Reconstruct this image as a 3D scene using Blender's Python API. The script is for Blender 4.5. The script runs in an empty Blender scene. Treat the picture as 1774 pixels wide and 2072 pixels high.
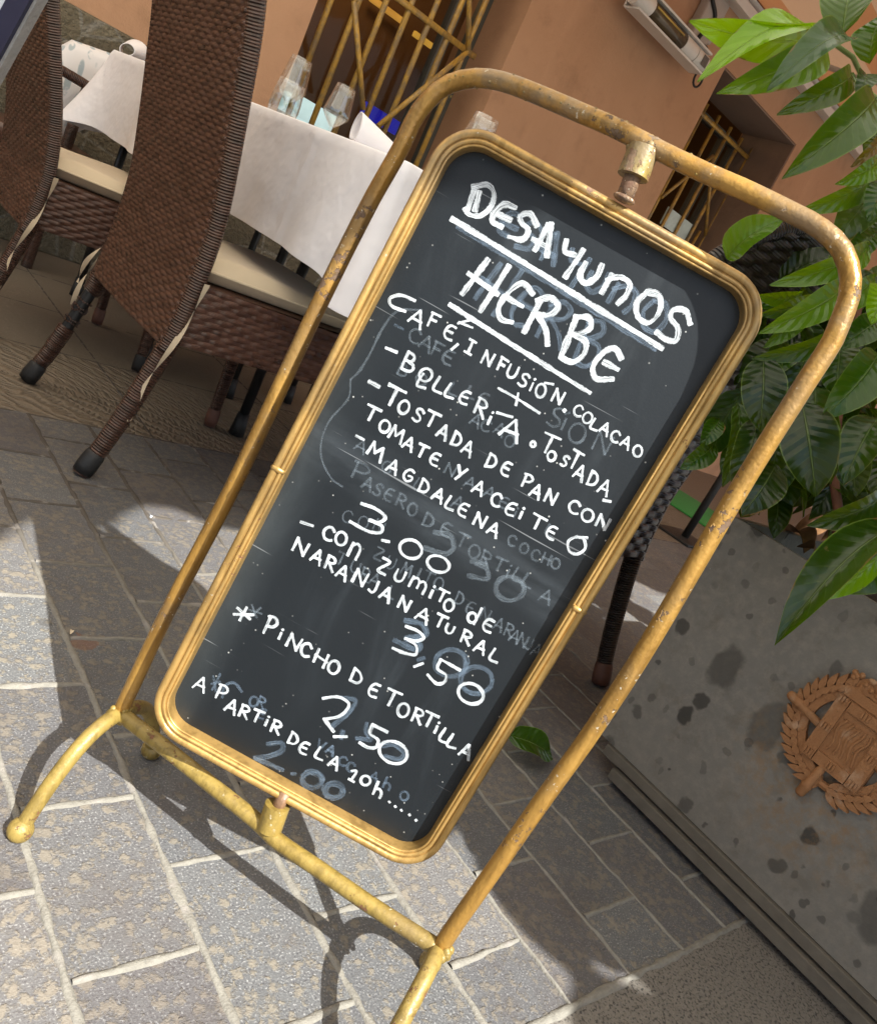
import bpy, math, random
import numpy as np
from mathutils import Vector, Matrix
random.seed(7); rng = np.random.default_rng(7)
SC = bpy.context.scene
COL = SC.collection
# ------------------------------------------------------------------ camera
CAMH = 0.66
F_PX = 1644.6
CM = np.array([[0.7071352636632194, -0.5640482041642221, 0.4263910672880765],
               [0.1270973605458094, -0.49181445889991515, -0.8613737858556366],
               [0.6955616290640517, 0.6633009583862363, -0.2760903090976987]])
camd = bpy.data.cameras.new('camera'); cam = bpy.data.objects.new('camera', camd); COL.objects.link(cam)
camd.sensor_fit = 'VERTICAL'; camd.sensor_height = 24; camd.lens = 24 * F_PX / 2072
camd.clip_start = 0.02; camd.clip_end = 500
R = Matrix((CM[0], -CM[1], -CM[2])).transposed()
cam.matrix_world = Matrix.Translation((0, 0, CAMH)) @ R.to_4x4()
SC.camera = cam
# ------------------------------------------------------------------ world, sun, exposure
SUN = Vector((-0.04, -0.681, 0.731)).normalized()
w = bpy.data.worlds.new('World'); SC.world = w; w.use_nodes = True
sky = w.node_tree.nodes.new('ShaderNodeTexSky'); sky.sky_type = 'NISHITA'; sky.sun_disc = False
sky.sun_elevation = math.asin(SUN.z); sky.sun_rotation = math.atan2(SUN.x, SUN.y)
sky.air_density = 1.0; sky.dust_density = 2.0; sky.ozone_density = 0.7
bgn = w.node_tree.nodes['Background']; bgn.inputs[1].default_value = 0.088
w.node_tree.links.new(sky.outputs[0], bgn.inputs[0])
sl = bpy.data.lights.new('sun', 'SUN'); sl.energy = 5.0; sl.angle = math.radians(0.55); sl.color = (1, .995, .93)
so = bpy.data.objects.new('sun', sl); COL.objects.link(so)
so.rotation_euler = SUN.to_track_quat('Z', 'Y').to_euler(); so.location = (0, -3, 6)
SC.view_settings.view_transform = 'Standard'; SC.view_settings.look = 'None'
SC.view_settings.exposure = 1.28; SC.view_settings.gamma = 1
SC.render.resolution_x = 876; SC.render.resolution_y = 1024

# ------------------------------------------------------------------ rays of the survey (pixel of the photo -> point on a real plane)
PC = np.array([887., 1036.]); CAM = np.array([0, 0, CAMH])
def ray(p): return CM.T @ np.array([(p[0]-PC[0])/F_PX, (p[1]-PC[1])/F_PX, 1.0])
def onp(p, o, n):
    d = ray(p); return CAM + d*(((np.asarray(o)-CAM) @ n)/(d @ n))
def PX(p, x): return onp(p, np.array([x, 0, 0.]), np.array([1., 0, 0]))
def PY(p, y): return onp(p, np.array([0, y, 0.]), np.array([0, 1., 0]))
def PZ(p, z=0.): return onp(p, np.array([0, 0, z]), np.array([0, 0, 1.]))
def PD(p, t): return CAM + ray(p)*t
def proj(P):
    c = CM @ (np.asarray(P, float)-CAM); return c[0]/c[2]*F_PX+PC[0], c[1]/c[2]*F_PX+PC[1], c[2]

# ------------------------------------------------------------------ node helper
class NT:
    def __init__(s, name):
        s.m = bpy.data.materials.new(name); s.m.use_nodes = True
        s.t = s.m.node_tree; s.b = s.t.nodes['Principled BSDF']; s.out = s.t.nodes['Material Output']
        s.tc = None
    def put(s, sock, v):
        if isinstance(v, bpy.types.NodeSocket): s.t.links.new(v, sock)
        elif v is not None:
            if isinstance(v, (tuple, list)) and len(v) == 3 and sock.type == 'RGBA': v = (*v, 1)
            if isinstance(v, (int, float)) and sock.type == 'RGBA': v = (v, v, v, 1)
            if isinstance(v, (int, float)) and sock.type == 'VECTOR': v = (v, v, v)
            sock.default_value = v
    def n(s, typ, ins=None, **at):
        nd = s.t.nodes.new('ShaderNode'+typ)
        for k, v in at.items(): setattr(nd, k, v)
        for k, v in (ins or {}).items(): s.put(nd.inputs[k], v)
        return nd
    def co(s, kind='Object'):
        if s.tc is None: s.tc = s.n('TexCoord')
        return s.tc.outputs[kind]
    def math(s, op, a, b=None, c=None, clamp=False):
        nd = s.n('Math', operation=op, use_clamp=clamp)
        for i, v in enumerate((a, b, c)):
            if v is not None: s.put(nd.inputs[i], v)
        return nd.outputs[0]
    def scale(s, vec, sc, off=(0, 0, 0), rot=(0, 0, 0)):
        return s.n('Mapping', {'Vector': vec, 'Scale': sc, 'Location': off, 'Rotation': rot}).outputs[0]
    def noise(s, vec, sc, det=4, rough=.55, dist=0, out=0):
        return s.n('TexNoise', {'Vector': vec, 'Scale': sc, 'Detail': det, 'Roughness': rough, 'Distortion': dist}).outputs[out]
    def voro(s, vec, sc, feature='F1', out='Distance', rand=1):
        nd = s.n('TexVoronoi', {'Vector': vec, 'Scale': sc, 'Randomness': rand}, feature=feature); return nd.outputs[out]
    def ramp(s, f, *stops, interp='LINEAR'):
        nd = s.n('ValToRGB', {'Fac': f}); cr = nd.color_ramp; cr.interpolation = interp
        while len(cr.elements) < len(stops): cr.elements.new(.5)
        for e, (p, c) in zip(cr.elements, stops):
            e.position = p; e.color = (c, c, c, 1) if isinstance(c, (int, float)) else (*c, 1)
        return nd.outputs[0]
    def step(s, f, lo, hi):
        return s.n('MapRange', {'Value': f, 'From Min': lo, 'From Max': hi}, interpolation_type='SMOOTHSTEP').outputs[0]
    def mix(s, f, a, b, mode='MIX'):
        nd = s.n('Mix', data_type='RGBA', blend_type=mode)
        s.put(nd.inputs[0], f); s.put(nd.inputs[6], a); s.put(nd.inputs[7], b); return nd.outputs[2]
    def sep(s, v):
        return s.n('SeparateXYZ', {0: v}).outputs
    def comb(s, x, y, z=0.): return s.n('CombineXYZ', {0: x, 1: y, 2: z}).outputs[0]
    def bump(s, h, dist=.001, strength=1, nrm=None):
        nd = s.n('Bump', {'Height': h, 'Distance': dist, 'Strength': strength})
        if nrm is not None: s.put(nd.inputs['Normal'], nrm)
        return nd.outputs[0]
    def attr(s, name): return s.n('Attribute', attribute_name=name)
    def fin(s, col=None, rough=None, metal=None, nrm=None, **kw):
        s.put(s.b.inputs['Base Color'], col); s.put(s.b.inputs['Roughness'], rough); s.put(s.b.inputs['Metallic'], metal)
        if nrm is not None: s.put(s.b.inputs['Normal'], nrm)
        for k, v in kw.items(): s.put(s.b.inputs[k.replace('_', ' ')], v)
        return s.m
def plain(name, col, rough=.6, metal=0, var=.15, sc=30, bump=0.0, bs=200):
    t = NT(name); n1 = t.noise(t.co(), sc, 5)
    c = t.mix(t.math('MULTIPLY', n1, 1.0), tuple(x*(1-var) for x in col), tuple(min(1, x*(1+var)) for x in col))
    nr = t.bump(t.noise(t.co(), bs, 3), bump) if bump else None
    return t.fin(c, t.math('ADD', t.math('MULTIPLY', n1, .15), rough-.07), metal, nr)

# ------------------------------------------------------------------ mesh helpers
def mk(name, verts, faces, mats, parent=None, uv=None, smooth=True, mi=None, attrs=None, rel=None):
    me = bpy.data.meshes.new(name)
    verts = np.asarray(verts, float)
    if rel is not None: verts = verts-np.asarray(rel)
    me.from_pydata(verts.tolist(), [], [list(map(int, f)) for f in faces])
    if not isinstance(mats, (list, tuple)): mats = [mats]
    for m in mats: me.materials.append(m)
    if mi is not None: me.polygons.foreach_set('material_index', np.asarray(mi, dtype=np.int32))
    if uv is not None:
        l = me.uv_layers.new(name='UVMap'); idx = np.empty(len(me.loops), dtype=np.int32); me.loops.foreach_get('vertex_index', idx)
        l.data.foreach_set('uv', np.asarray(uv, dtype=np.float32)[idx].ravel())
    for k, v in (attrs or {}).items():
        v = np.asarray(v, dtype=np.float32)
        if v.ndim == 1: a = me.attributes.new(k, 'FLOAT', 'POINT'); a.data.foreach_set('value', v)
        else: a = me.attributes.new(k, 'FLOAT_COLOR', 'POINT'); a.data.foreach_set('color', np.c_[v, np.ones(len(v))].astype(np.float32).ravel())
    me.polygons.foreach_set('use_smooth', [bool(smooth)]*len(me.polygons))
    me.update(); me.validate()
    o = bpy.data.objects.new(name, me); COL.objects.link(o)
    if parent is not None: o.parent = parent
    return o
def thing(name, label, cat, loc=(0, 0, 0), rotz=0, group=None):
    o = bpy.data.objects.new(name, None); o.empty_display_size = .1; COL.objects.link(o)
    o.location = loc; o.rotation_euler = (0, 0, rotz); o['label'] = label; o['category'] = cat
    if group: o['group'] = group
    return o
def tag(o, label=None, cat=None, group=None, kind=None):
    if label: o['label'] = label
    if cat: o['category'] = cat
    if group: o['group'] = group
    if kind: o['kind'] = kind
    return o
def copy_tree(o, parent=None):
    c = o.copy(); COL.objects.link(c); c.parent = parent
    for ch in list(o.children): copy_tree(ch, c)
    return c
class MB:
    def __init__(s): s.v = []; s.f = []; s.uv = []; s.mi = []; s.n = 0
    def add(s, v, f, uv=None, mi=0):
        v = np.asarray(v, float); s.v.append(v); s.f += [[int(i)+s.n for i in q] for q in f]
        s.uv.append(np.zeros((len(v), 2)) if uv is None else np.asarray(uv, float)); s.mi += [mi]*len(f); s.n += len(v); return s
    def box(s, lo, hi, mi=0, bev=0.0):
        lo = np.array(lo, float); hi = np.array(hi, float)
        if bev <= 0:
            v = [[(lo, hi)[i][0], (lo, hi)[j][1], (lo, hi)[k][2]] for i in (0, 1) for j in (0, 1) for k in (0, 1)]
            return s.add(v, [(0, 1, 3, 2), (4, 6, 7, 5), (0, 4, 5, 1), (2, 3, 7, 6), (0, 2, 6, 4), (1, 5, 7, 3)], mi=mi)
        import bmesh
        bm = bmesh.new(); bmesh.ops.create_cube(bm, size=1)
        for q in bm.verts: q.co = Vector((lo+hi)/2)+Vector(((hi-lo)[0]*q.co.x, (hi-lo)[1]*q.co.y, (hi-lo)[2]*q.co.z))
        bmesh.ops.bevel(bm, geom=bm.edges[:], offset=bev, segments=3, profile=.5, affect='EDGES')
        bm.verts.index_update()
        s.add([q.co[:] for q in bm.verts], [[q.index for q in f.verts] for f in bm.faces], mi=mi); bm.free(); return s
    def tube(s, pts, r, seg=14, mi=0, caps=True, closed=False, flat=1.0, uvs=1.0):
        pts = np.asarray(pts, float); n = len(pts); r = np.broadcast_to(np.asarray(r, float), (n,))
        tg = np.gradient(pts, axis=0) if not closed else np.roll(pts, -1, 0)-np.roll(pts, 1, 0)
        tg /= np.linalg.norm(tg, axis=1)[:, None]+1e-12
        up = np.array([0, 0, 1.]) if abs(tg[0][2]) < .9 else np.array([1., 0, 0])
        x = np.cross(tg[0], up); x /= np.linalg.norm(x); V = []; UV = []; L = 0
        for i in range(n):
            x = x-tg[i]*(x @ tg[i]); x /= np.linalg.norm(x); y = np.cross(tg[i], x)
            if i: L += np.linalg.norm(pts[i]-pts[i-1])
            for k in range(seg):
                a = 2*math.pi*k/seg; V.append(pts[i]+r[i]*(math.cos(a)*x+flat*math.sin(a)*y)); UV.append((k/seg, L*uvs))
        Fc = []
        for i in range(n if closed else n-1):
            j = (i+1) % n
            for k in range(seg): Fc.append((i*seg+k, i*seg+(k+1) % seg, j*seg+(k+1) % seg, j*seg+k))
        if caps and not closed: Fc.append(list(range(seg))[::-1]); Fc.append([(n-1)*seg+k for k in range(seg)])
        return s.add(V, Fc, UV, mi)
    def ball(s, c, r, mi=0, sc=(1, 1, 1), nu=16, nv=10):
        V = []; Fc = []
        for i in range(nv+1):
            th = math.pi*i/nv
            for k in range(nu):
                a = 2*math.pi*k/nu; V.append((c[0]+r*sc[0]*math.sin(th)*math.cos(a), c[1]+r*sc[1]*math.sin(th)*math.sin(a), c[2]+r*sc[2]*math.cos(th)))
        for i in range(nv):
            for k in range(nu): Fc.append((i*nu+k, (i+1)*nu+k, (i+1)*nu+(k+1) % nu, i*nu+(k+1) % nu))
        return s.add(V, Fc, mi=mi)
    def lathe(s, prof, c=(0, 0, 0), seg=32, mi=0):
        V = []; Fc = []; n = len(prof)
        for (r, z) in prof:
            for k in range(seg):
                a = 2*math.pi*k/seg; V.append((c[0]+r*math.cos(a), c[1]+r*math.sin(a), c[2]+z))
        for i in range(n-1):
            for k in range(seg): Fc.append((i*seg+k, i*seg+(k+1) % seg, (i+1)*seg+(k+1) % seg, (i+1)*seg+k))
        return s.add(V, Fc, mi=mi)
    def grid(s, P, uv=None, mi=0, wrap=False):
        P = np.asarray(P, float); a, b = P.shape[:2]; Fc = []
        for i in range(a-1):
            for j in range(b if wrap else b-1): Fc.append((i*b+j, i*b+(j+1) % b, (i+1)*b+(j+1) % b, (i+1)*b+j))
        return s.add(P.reshape(-1, 3), Fc, None if uv is None else np.asarray(uv).reshape(-1, 2), mi)
    def prism(s, poly, o, u, v, n, t0, t1, mi=0):
        """flat polygon (2D) pushed from height t0 to t1 along n"""
        o, u, v, n = map(lambda q: np.asarray(q, float), (o, u, v, n)); k = len(poly)
        V = [o+u*a+v*b+n*t0 for a, b in poly]+[o+u*a+v*b+n*t1 for a, b in poly]
        Fc = [list(range(k))[::-1], list(range(k, 2*k))]+[(i, (i+1) % k, k+(i+1) % k, k+i) for i in range(k)]
        return s.add(V, Fc, mi=mi)
    def build(s, name, mats, parent=None, smooth=True, rel=None, **kw):
        return mk(name, np.vstack(s.v), s.f, mats, parent, np.vstack(s.uv), smooth, s.mi, rel=rel, **kw)
def smooth_line(pts, n):
    pts = np.asarray(pts, float); k = len(pts); d = np.r_[0, np.cumsum(np.linalg.norm(np.diff(pts, axis=0), axis=1))]
    m = np.empty_like(pts); m[1:-1] = (pts[2:]-pts[:-2])/((d[2:]-d[:-2])[:, None]); m[0] = (pts[1]-pts[0])/(d[1]-d[0]); m[-1] = (pts[-1]-pts[-2])/(d[-1]-d[-2])
    t = np.linspace(0, d[-1], n); i = np.clip(np.searchsorted(d, t, 'right')-1, 0, k-2); h = (d[i+1]-d[i]); q = ((t-d[i])/h)[:, None]; h = h[:, None]
    return (2*q**3-3*q**2+1)*pts[i]+(q**3-2*q**2+q)*h*m[i]+(-2*q**3+3*q**2)*pts[i+1]+(q**3-q**2)*h*m[i+1]
def angle_smooth(o, deg=35):
    me = o.data
    me.polygons.foreach_set('use_smooth', [True]*len(me.polygons))
    try: me.set_sharp_from_angle(angle=math.radians(deg))
    except Exception: pass
    return o

# ------------------------------------------------------------------ materials
def m_paving():
    t = NT('paving_stone'); P = t.co(); x, y, z = t.sep(P)
    big = t.noise(P, 5, 3); fine = t.noise(P, 60, 5, .65); gr = t.noise(P, 420, 2, .5)
    rx = t.math('FLOOR', t.math('DIVIDE', t.math('SUBTRACT', x, .303), .1247))
    ry = t.math('FLOOR', t.math('DIVIDE', t.math('SUBTRACT', t.math('SUBTRACT', y, .4316), t.math('MULTIPLY', rx, .098)), .196))
    wn = t.n('TexWhiteNoise', {'Vector': t.comb(rx, ry, 3.)}, noise_dimensions='3D').outputs[0]
    base = t.mix(fine, (.068, .072, .080), (.150, .158, .163))
    base = t.mix(t.step(gr, .56, .72), base, (.32, .325, .33))
    base = t.mix(t.step(gr, .44, .30), base, (.055, .057, .066))
    # worn crust of warm mortar left on the slabs
    wp = t.n('VectorMath', {0: P, 1: t.n('VectorMath', {0: t.noise(P, 130, 3, .6, out=1), 'Scale': .017}, operation='SCALE').outputs[0]}, operation='ADD').outputs[0]
    crn = t.voro(wp, 92, 'SMOOTH_F1'); crn2 = t.noise(P, 300, 4, .7); cell = t.sep(t.voro(wp, 92, out='Color'))[0]
    wear = t.math('ADD', t.math('SUBTRACT', .62, crn), t.math('MULTIPLY', t.math('SUBTRACT', crn2, .5), .55))
    wear = t.math('ADD', wear, t.math('MULTIPLY', t.math('SUBTRACT', cell, .5), .34)); wear = t.math('ADD', wear, t.math('MULTIPLY', t.math('SUBTRACT', big, .5), .30))
    wear = t.math('ADD', wear, t.math('MULTIPLY', t.math('SUBTRACT', wn, .5), .10))
    crust = t.step(wear, .16, .46)
    crustcol = t.mix(t.noise(P, 200, 3), (.140, .123, .100), (.258, .238, .196))
    field = t.mix(crust, base, crustcol)
    field = t.mix(t.math('MULTIPLY_ADD', wn, .34, .06), field, (.095, .072, .072)); field = t.mix(t.math('MULTIPLY', t.step(t.noise(P, 9, 4, .6), .5, .7), .35), field, (.085, .07, .066))
    wn2 = t.n('TexWhiteNoise', {'Vector': t.comb(rx, ry, 9.)}, noise_dimensions='3D').outputs[0]; field = t.mix(1.0, field, t.mix(wn2, (.80, .79, .80), (1.16, 1.15, 1.12)), 'MULTIPLY')
    gum = t.step(t.voro(P, 6.5), .07, .055); field = t.mix(t.math('MULTIPLY', gum, .5), field, (.05, .046, .045))
    # broad sandy slabs beyond the tiled field
    sandy = t.mix(t.noise(P, 160, 5, .7), (.10, .086, .075), (.225, .205, .18))
    sandy = t.mix(t.step(t.noise(P, 260, 3), .52, .62), sandy, (.05, .045, .042))
    far = t.mix(big, (.115, .09, .065), (.20, .165, .125)); far = t.mix(fine, far, (.20, .165, .125))
    s1 = t.math('MULTIPLY', t.math('LESS_THAN', y, .245), t.math('GREATER_THAN', x, .70))
    s2 = t.math('GREATER_THAN', y, 1.72)
    c = t.mix(s1, field, sandy); c = t.mix(s2, c, far)
    # rust stain
    rs = t.math('LESS_THAN', t.math('ADD', t.n('VectorMath', {0: P, 1: tuple(PZ((172, 1300)))}, operation='DISTANCE').outputs['Value'], t.math('MULTIPLY', t.noise(P, 60, 4), .035)), .036)
    c = t.mix(t.math('MULTIPLY', rs, .55), c, (.16, .07, .035))
    # carved band
    band = t.math('MULTIPLY', t.step(y, 1.715, 1.725), t.step(y, 2.21, 2.20))
    u = t.math('SUBTRACT', x, t.math('MULTIPLY', y, .12))
    wv = t.n('TexWave', {'Vector': P, 'Scale': 13, 'Distortion': 6.5, 'Detail': 1.5, 'Detail Scale': 1.6}, wave_type='BANDS', bands_direction='DIAGONAL').outputs[0]
    ring = t.n('TexWave', {'Vector': t.scale(P, (1, 1, 1), (-.55, -1.95, 0)), 'Scale': 22, 'Distortion': 2.0}, wave_type='RINGS', rings_direction='Z').outputs[0]
    carve = t.math('MULTIPLY', t.math('MAXIMUM', wv, t.math('MULTIPLY', ring, .7)), band)
    h = t.math('ADD', t.math('MULTIPLY', crust, .55), t.math('ADD', t.math('MULTIPLY', fine, .5), t.math('MULTIPLY', crn2, .7)))
    h = t.math('ADD', h, t.math('MULTIPLY', gr, .35))
    h = t.math('ADD', h, t.math('MULTIPLY', carve, 6))
    c = t.mix(t.math('MULTIPLY', t.math('MULTIPLY', carve, band), .35), c, (.22, .16, .10))
    nr = t.bump(h, .0013, 1.0)
    rgh = t.mix(gr, .45, .8)
    return t.fin(c, rgh, 0, nr)
def m_mortar():
    t = NT('mortar'); P = t.co(); a = t.noise(P, 130, 5, .7); c = t.mix(a, (.11, .10, .088), (.26, .245, .212)); c = t.mix(t.step(t.sep(P)[1], .9, 1.35), c, (.07, .058, .048))  # joints darken towards the wall: shade put into the mortar colour
    c = t.mix(t.step(t.noise(P, 30, 4), .55, .7), c, (.22, .2, .185))
    return t.fin(c, .85, 0, t.bump(t.noise(P, 300, 4), .0015))
def m_wicker(name, dark, lite, rough=.33):
    t = NT(name); uv = t.co('UV'); u, v, _ = t.sep(uv)
    r = t.math('FLOOR', v); ub = t.math('FLOOR', t.math('ADD', u, t.math('MULTIPLY', t.math('MODULO', r, 2), .5)))
    wn = t.n('TexWhiteNoise', {'Vector': t.comb(ub, r, 0.)}, noise_dimensions='3D').outputs[0]
    fil = t.math('FRACT', t.math('MULTIPLY', v, 4)); pf = t.math('SUBTRACT', 1, t.math('POWER', t.math('ABSOLUTE', t.math('SUBTRACT', t.math('MULTIPLY', fil, 2), 1)), 2.))
    fw = t.n('TexWhiteNoise', {'Vector': t.comb(ub, t.math('FLOOR', t.math('MULTIPLY', v, 4)), 1.)}, noise_dimensions='3D').outputs[0]
    c = t.mix(t.math('ADD', t.math('MULTIPLY', wn, .6), t.math('MULTIPLY', fw, .4)), dark, lite)
    c = t.mix(t.math('MULTIPLY', t.noise(t.co(), 9, 4), .5), c, tuple(q*.6 for q in lite))
    dust = t.step(t.noise(t.co(), 45, 5), .58, .8); c = t.mix(t.math('MULTIPLY', dust, .25), c, (.22, .17, .13))
    return t.fin(c, t.math('ADD', t.math('MULTIPLY', wn, .15), rough), 0, t.bump(pf, .0007, .8), Specular_IOR_Level=.75)
def m_wrap(name, dark, lite):
    t = NT(name); u, v, _ = t.sep(t.co('UV')); k = t.math('MULTIPLY', v, 190)
    f = t.math('FRACT', k); pf = t.math('SUBTRACT', 1, t.math('POWER', t.math('ABSOLUTE', t.math('SUBTRACT', t.math('MULTIPLY', f, 2), 1)), 2.))
    wn = t.n('TexWhiteNoise', {'Vector': t.comb(t.math('FLOOR', k), t.math('FLOOR', t.math('MULTIPLY', u, 5)), 0.)}, noise_dimensions='3D').outputs[0]
    c = t.mix(wn, dark, lite); c = t.mix(t.math('MULTIPLY', t.noise(t.co(), 40, 4), .4), c, (.05, .03, .025))
    gk = t.math('FRACT', t.math('DIVIDE', k, 4)); gr_ = t.step(t.math('ABSOLUTE', t.math('SUBTRACT', gk, .5)), .5, .36)
    return t.fin(c, .33, 0, t.bump(t.math('ADD', pf, t.math('MULTIPLY', gr_, 1.2)), .0030), Specular_IOR_Level=.7)
def m_gold(name, c1, c2, rust, metal=.5, wear=.62, rough=.36, bd=.0009, chips=.63):
    t = NT(name); P = t.co(); a = t.noise(P, 14, 4, .6); c = t.mix(a, c1, c2)
    st = t.noise(t.scale(P, (1, 1, .12)), 90, 5, .65); c = t.mix(t.math('MULTIPLY', t.step(st, .42, .66), .55), c, tuple(x*.5 for x in c1)); pt_ = t.step(t.noise(P, 8, 5, .65), .50, .66); c = t.mix(t.math('MULTIPLY', pt_, .42), c, (.15, .105, .06))
    fl = t.noise(P, 85, 6, .7); fm = t.noise(P, 11, 3); wr = t.math('ADD', t.math('MULTIPLY', fl, .6), t.math('MULTIPLY', fm, .4))
    m1 = t.step(wr, wear, wear+.02); c = t.mix(m1, c, rust)
    gm = t.math('MULTIPLY', t.step(t.sep(P)[2], .62, .80), t.step(t.noise(P, 19, 5, .65), .44, .62)); c = t.mix(t.math('MULTIPLY', gm, .65), c, (.20, .15, .10))
    ch = t.math('MULTIPLY', t.step(t.noise(P, 190, 3, .6), chips, chips+.025), t.step(t.noise(P, 16, 2), .50, .58)); c = t.mix(ch, c, (.50, .44, .34))
    h = t.math('ADD', t.math('MULTIPLY', m1, -.8), t.math('MULTIPLY', t.noise(P, 240, 4), .6)); h = t.math('ADD', h, t.math('MULTIPLY', t.noise(P, 60, 3), 1.0))
    rg = t.math('ADD', t.math('MULTIPLY', m1, .35), t.math('ADD', rough-.08, t.math('MULTIPLY', a, .16)))
    return t.fin(c, rg, t.math('MULTIPLY', t.math('SUBTRACT', 1, m1), metal), t.bump(h, bd, .9))
def m_cloth(name, col, sc=1500, wr=.004, wsc=9):
    t = NT(name); P = t.co(); wv = t.noise(P, sc, 2)
    big = t.noise(P, wsc, 3, .5); c = t.mix(t.math('MULTIPLY', t.noise(P, 25, 4), .5), col, tuple(x*.93 for x in col))
    nr = t.bump(wv, .0003, .5, t.bump(big, wr, .6))
    return t.fin(c, .85, 0, nr, Sheen_Weight=.25)
def m_board():
    t = NT('slate_black'); P = t.co('UV'); x, y, _ = t.sep(P)
    c = t.mix(t.noise(P, 6, 3), (.0042, .0058, .0075), (.0085, .0110, .0140))
    st = t.scale(P, (14, 3.0, 1), rot=(0, 0, .35)); s1 = t.noise(st, 1.6, 6, .6, .8)
    sm = t.step(s1, .45, .85); sm = t.math('MULTIPLY', sm, t.step(t.noise(P, 5, 3), .3, .75))
    c = t.mix(t.math('MULTIPLY', sm, .065), c, (.28, .35, .42))
    # wiped band across the middle
    l = t.math('SUBTRACT', t.math('SUBTRACT', y, .335), t.math('MULTIPLY', x, -.10))
    bd = t.math('SUBTRACT', 1, t.step(t.math('ABSOLUTE', l), .004, .035)); bd = t.math('MULTIPLY', bd, t.step(t.noise(t.scale(P, (4, 20, 1)), 3, 5), .3, .7))
    c = t.mix(t.math('MULTIPLY', bd, .035), c, (.45, .52, .6))
    ed = t.math('MULTIPLY', t.step(x, .055, .012), t.step(y, .5, .2)); c = t.mix(t.math('MULTIPLY', t.math('MULTIPLY', ed, s1), .09), c, (.35, .4, .42))
    sp = t.step(t.voro(P, 120), .13, .05); sp = t.math('MULTIPLY', sp, t.step(t.noise(P, 30, 2), .52, .62)); c = t.mix(t.math('MULTIPLY', sp, .6), c, (.5, .5, .48))
    scr = t.noise(t.scale(P, (7, 260, 1), rot=(0, 0, .9)), 1, 2); c = t.mix(t.math('MULTIPLY', t.step(scr, .70, .76), .22), c, (.5, .52, .55))
    scr2 = t.noise(t.scale(P, (9, 300, 1), rot=(0, 0, -.5)), 1, 2); c = t.mix(t.math('MULTIPLY', t.step(scr2, .72, .77), .20), c, (.5, .52, .55))
    return t.fin(c, t.math('ADD', .40, t.math('MULTIPLY', sm, .3)), 0, t.bump(t.noise(P, 350, 3), .0002, .4), Specular_IOR_Level=.30)
def m_chalk(name, col, a0, a1):
    t = NT(name); u, v, _ = t.sep(t.co('UV')); st = t.noise(t.comb(t.math('MULTIPLY', u, 1.6), t.math('MULTIPLY', v, 95)), 1, 3)
    c = t.mix(t.step(st, .35, .6), tuple(x*.62 for x in col), col); t.fin(c, .7, 0)
    al = t.n('MapRange', {'Value': t.math('ADD', t.math('MULTIPLY', st, .7), t.math('MULTIPLY', t.noise(t.co(), 60, 4), .3)), 'From Min': .38, 'From Max': .64, 'To Min': a0, 'To Max': a1}).outputs[0]
    eg = t.math('ABSOLUTE', t.attr('edge').outputs['Fac']); ed = t.step(t.math('ADD', eg, t.math('MULTIPLY', t.math('SUBTRACT', t.noise(t.co(), 420, 3, .6), .5), .9)), 1.12, .72)
    t.put(t.b.inputs['Alpha'], t.math('MULTIPLY', al, ed)); return t.m
def m_stucco(name, c1, c2):
    t = NT(name); P = t.co(); a = t.noise(P, 1.6, 4); c = t.mix(a, c1, c2)
    c = t.mix(t.math('MULTIPLY', t.step(t.noise(P, 5, 6, .6), .50, .72), .45), c, tuple(x*.72 for x in c1)); c = t.mix(t.math('MULTIPLY', t.step(t.noise(t.scale(P, (1, 1, .25)), 3.5, 5, .6), .5, .75), .35), c, tuple(min(1, x*1.18) for x in c2))
    return t.fin(c, .9, 0, t.bump(t.math('ADD', t.noise(P, 28, 5, .6), t.math('MULTIPLY', t.noise(P, 160, 3), .4)), .006, .6))
def m_stone():
    t = NT('plinth_stone'); P = t.co(); v = t.voro(P, 7, 'F1', 'Color'); c = t.mix(t.sep(v)[0], (.12, .09, .055), (.26, .22, .15))
    e = t.voro(P, 7, 'DISTANCE_TO_EDGE'); c = t.mix(t.step(e, .05, .01), c, (.30, .28, .24)); c = t.mix(t.noise(P, 40, 4), c, (.10, .09, .06))
    return t.fin(c, .85, 0, t.bump(t.math('ADD', e, t.noise(P, 60, 4)), .02))
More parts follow.
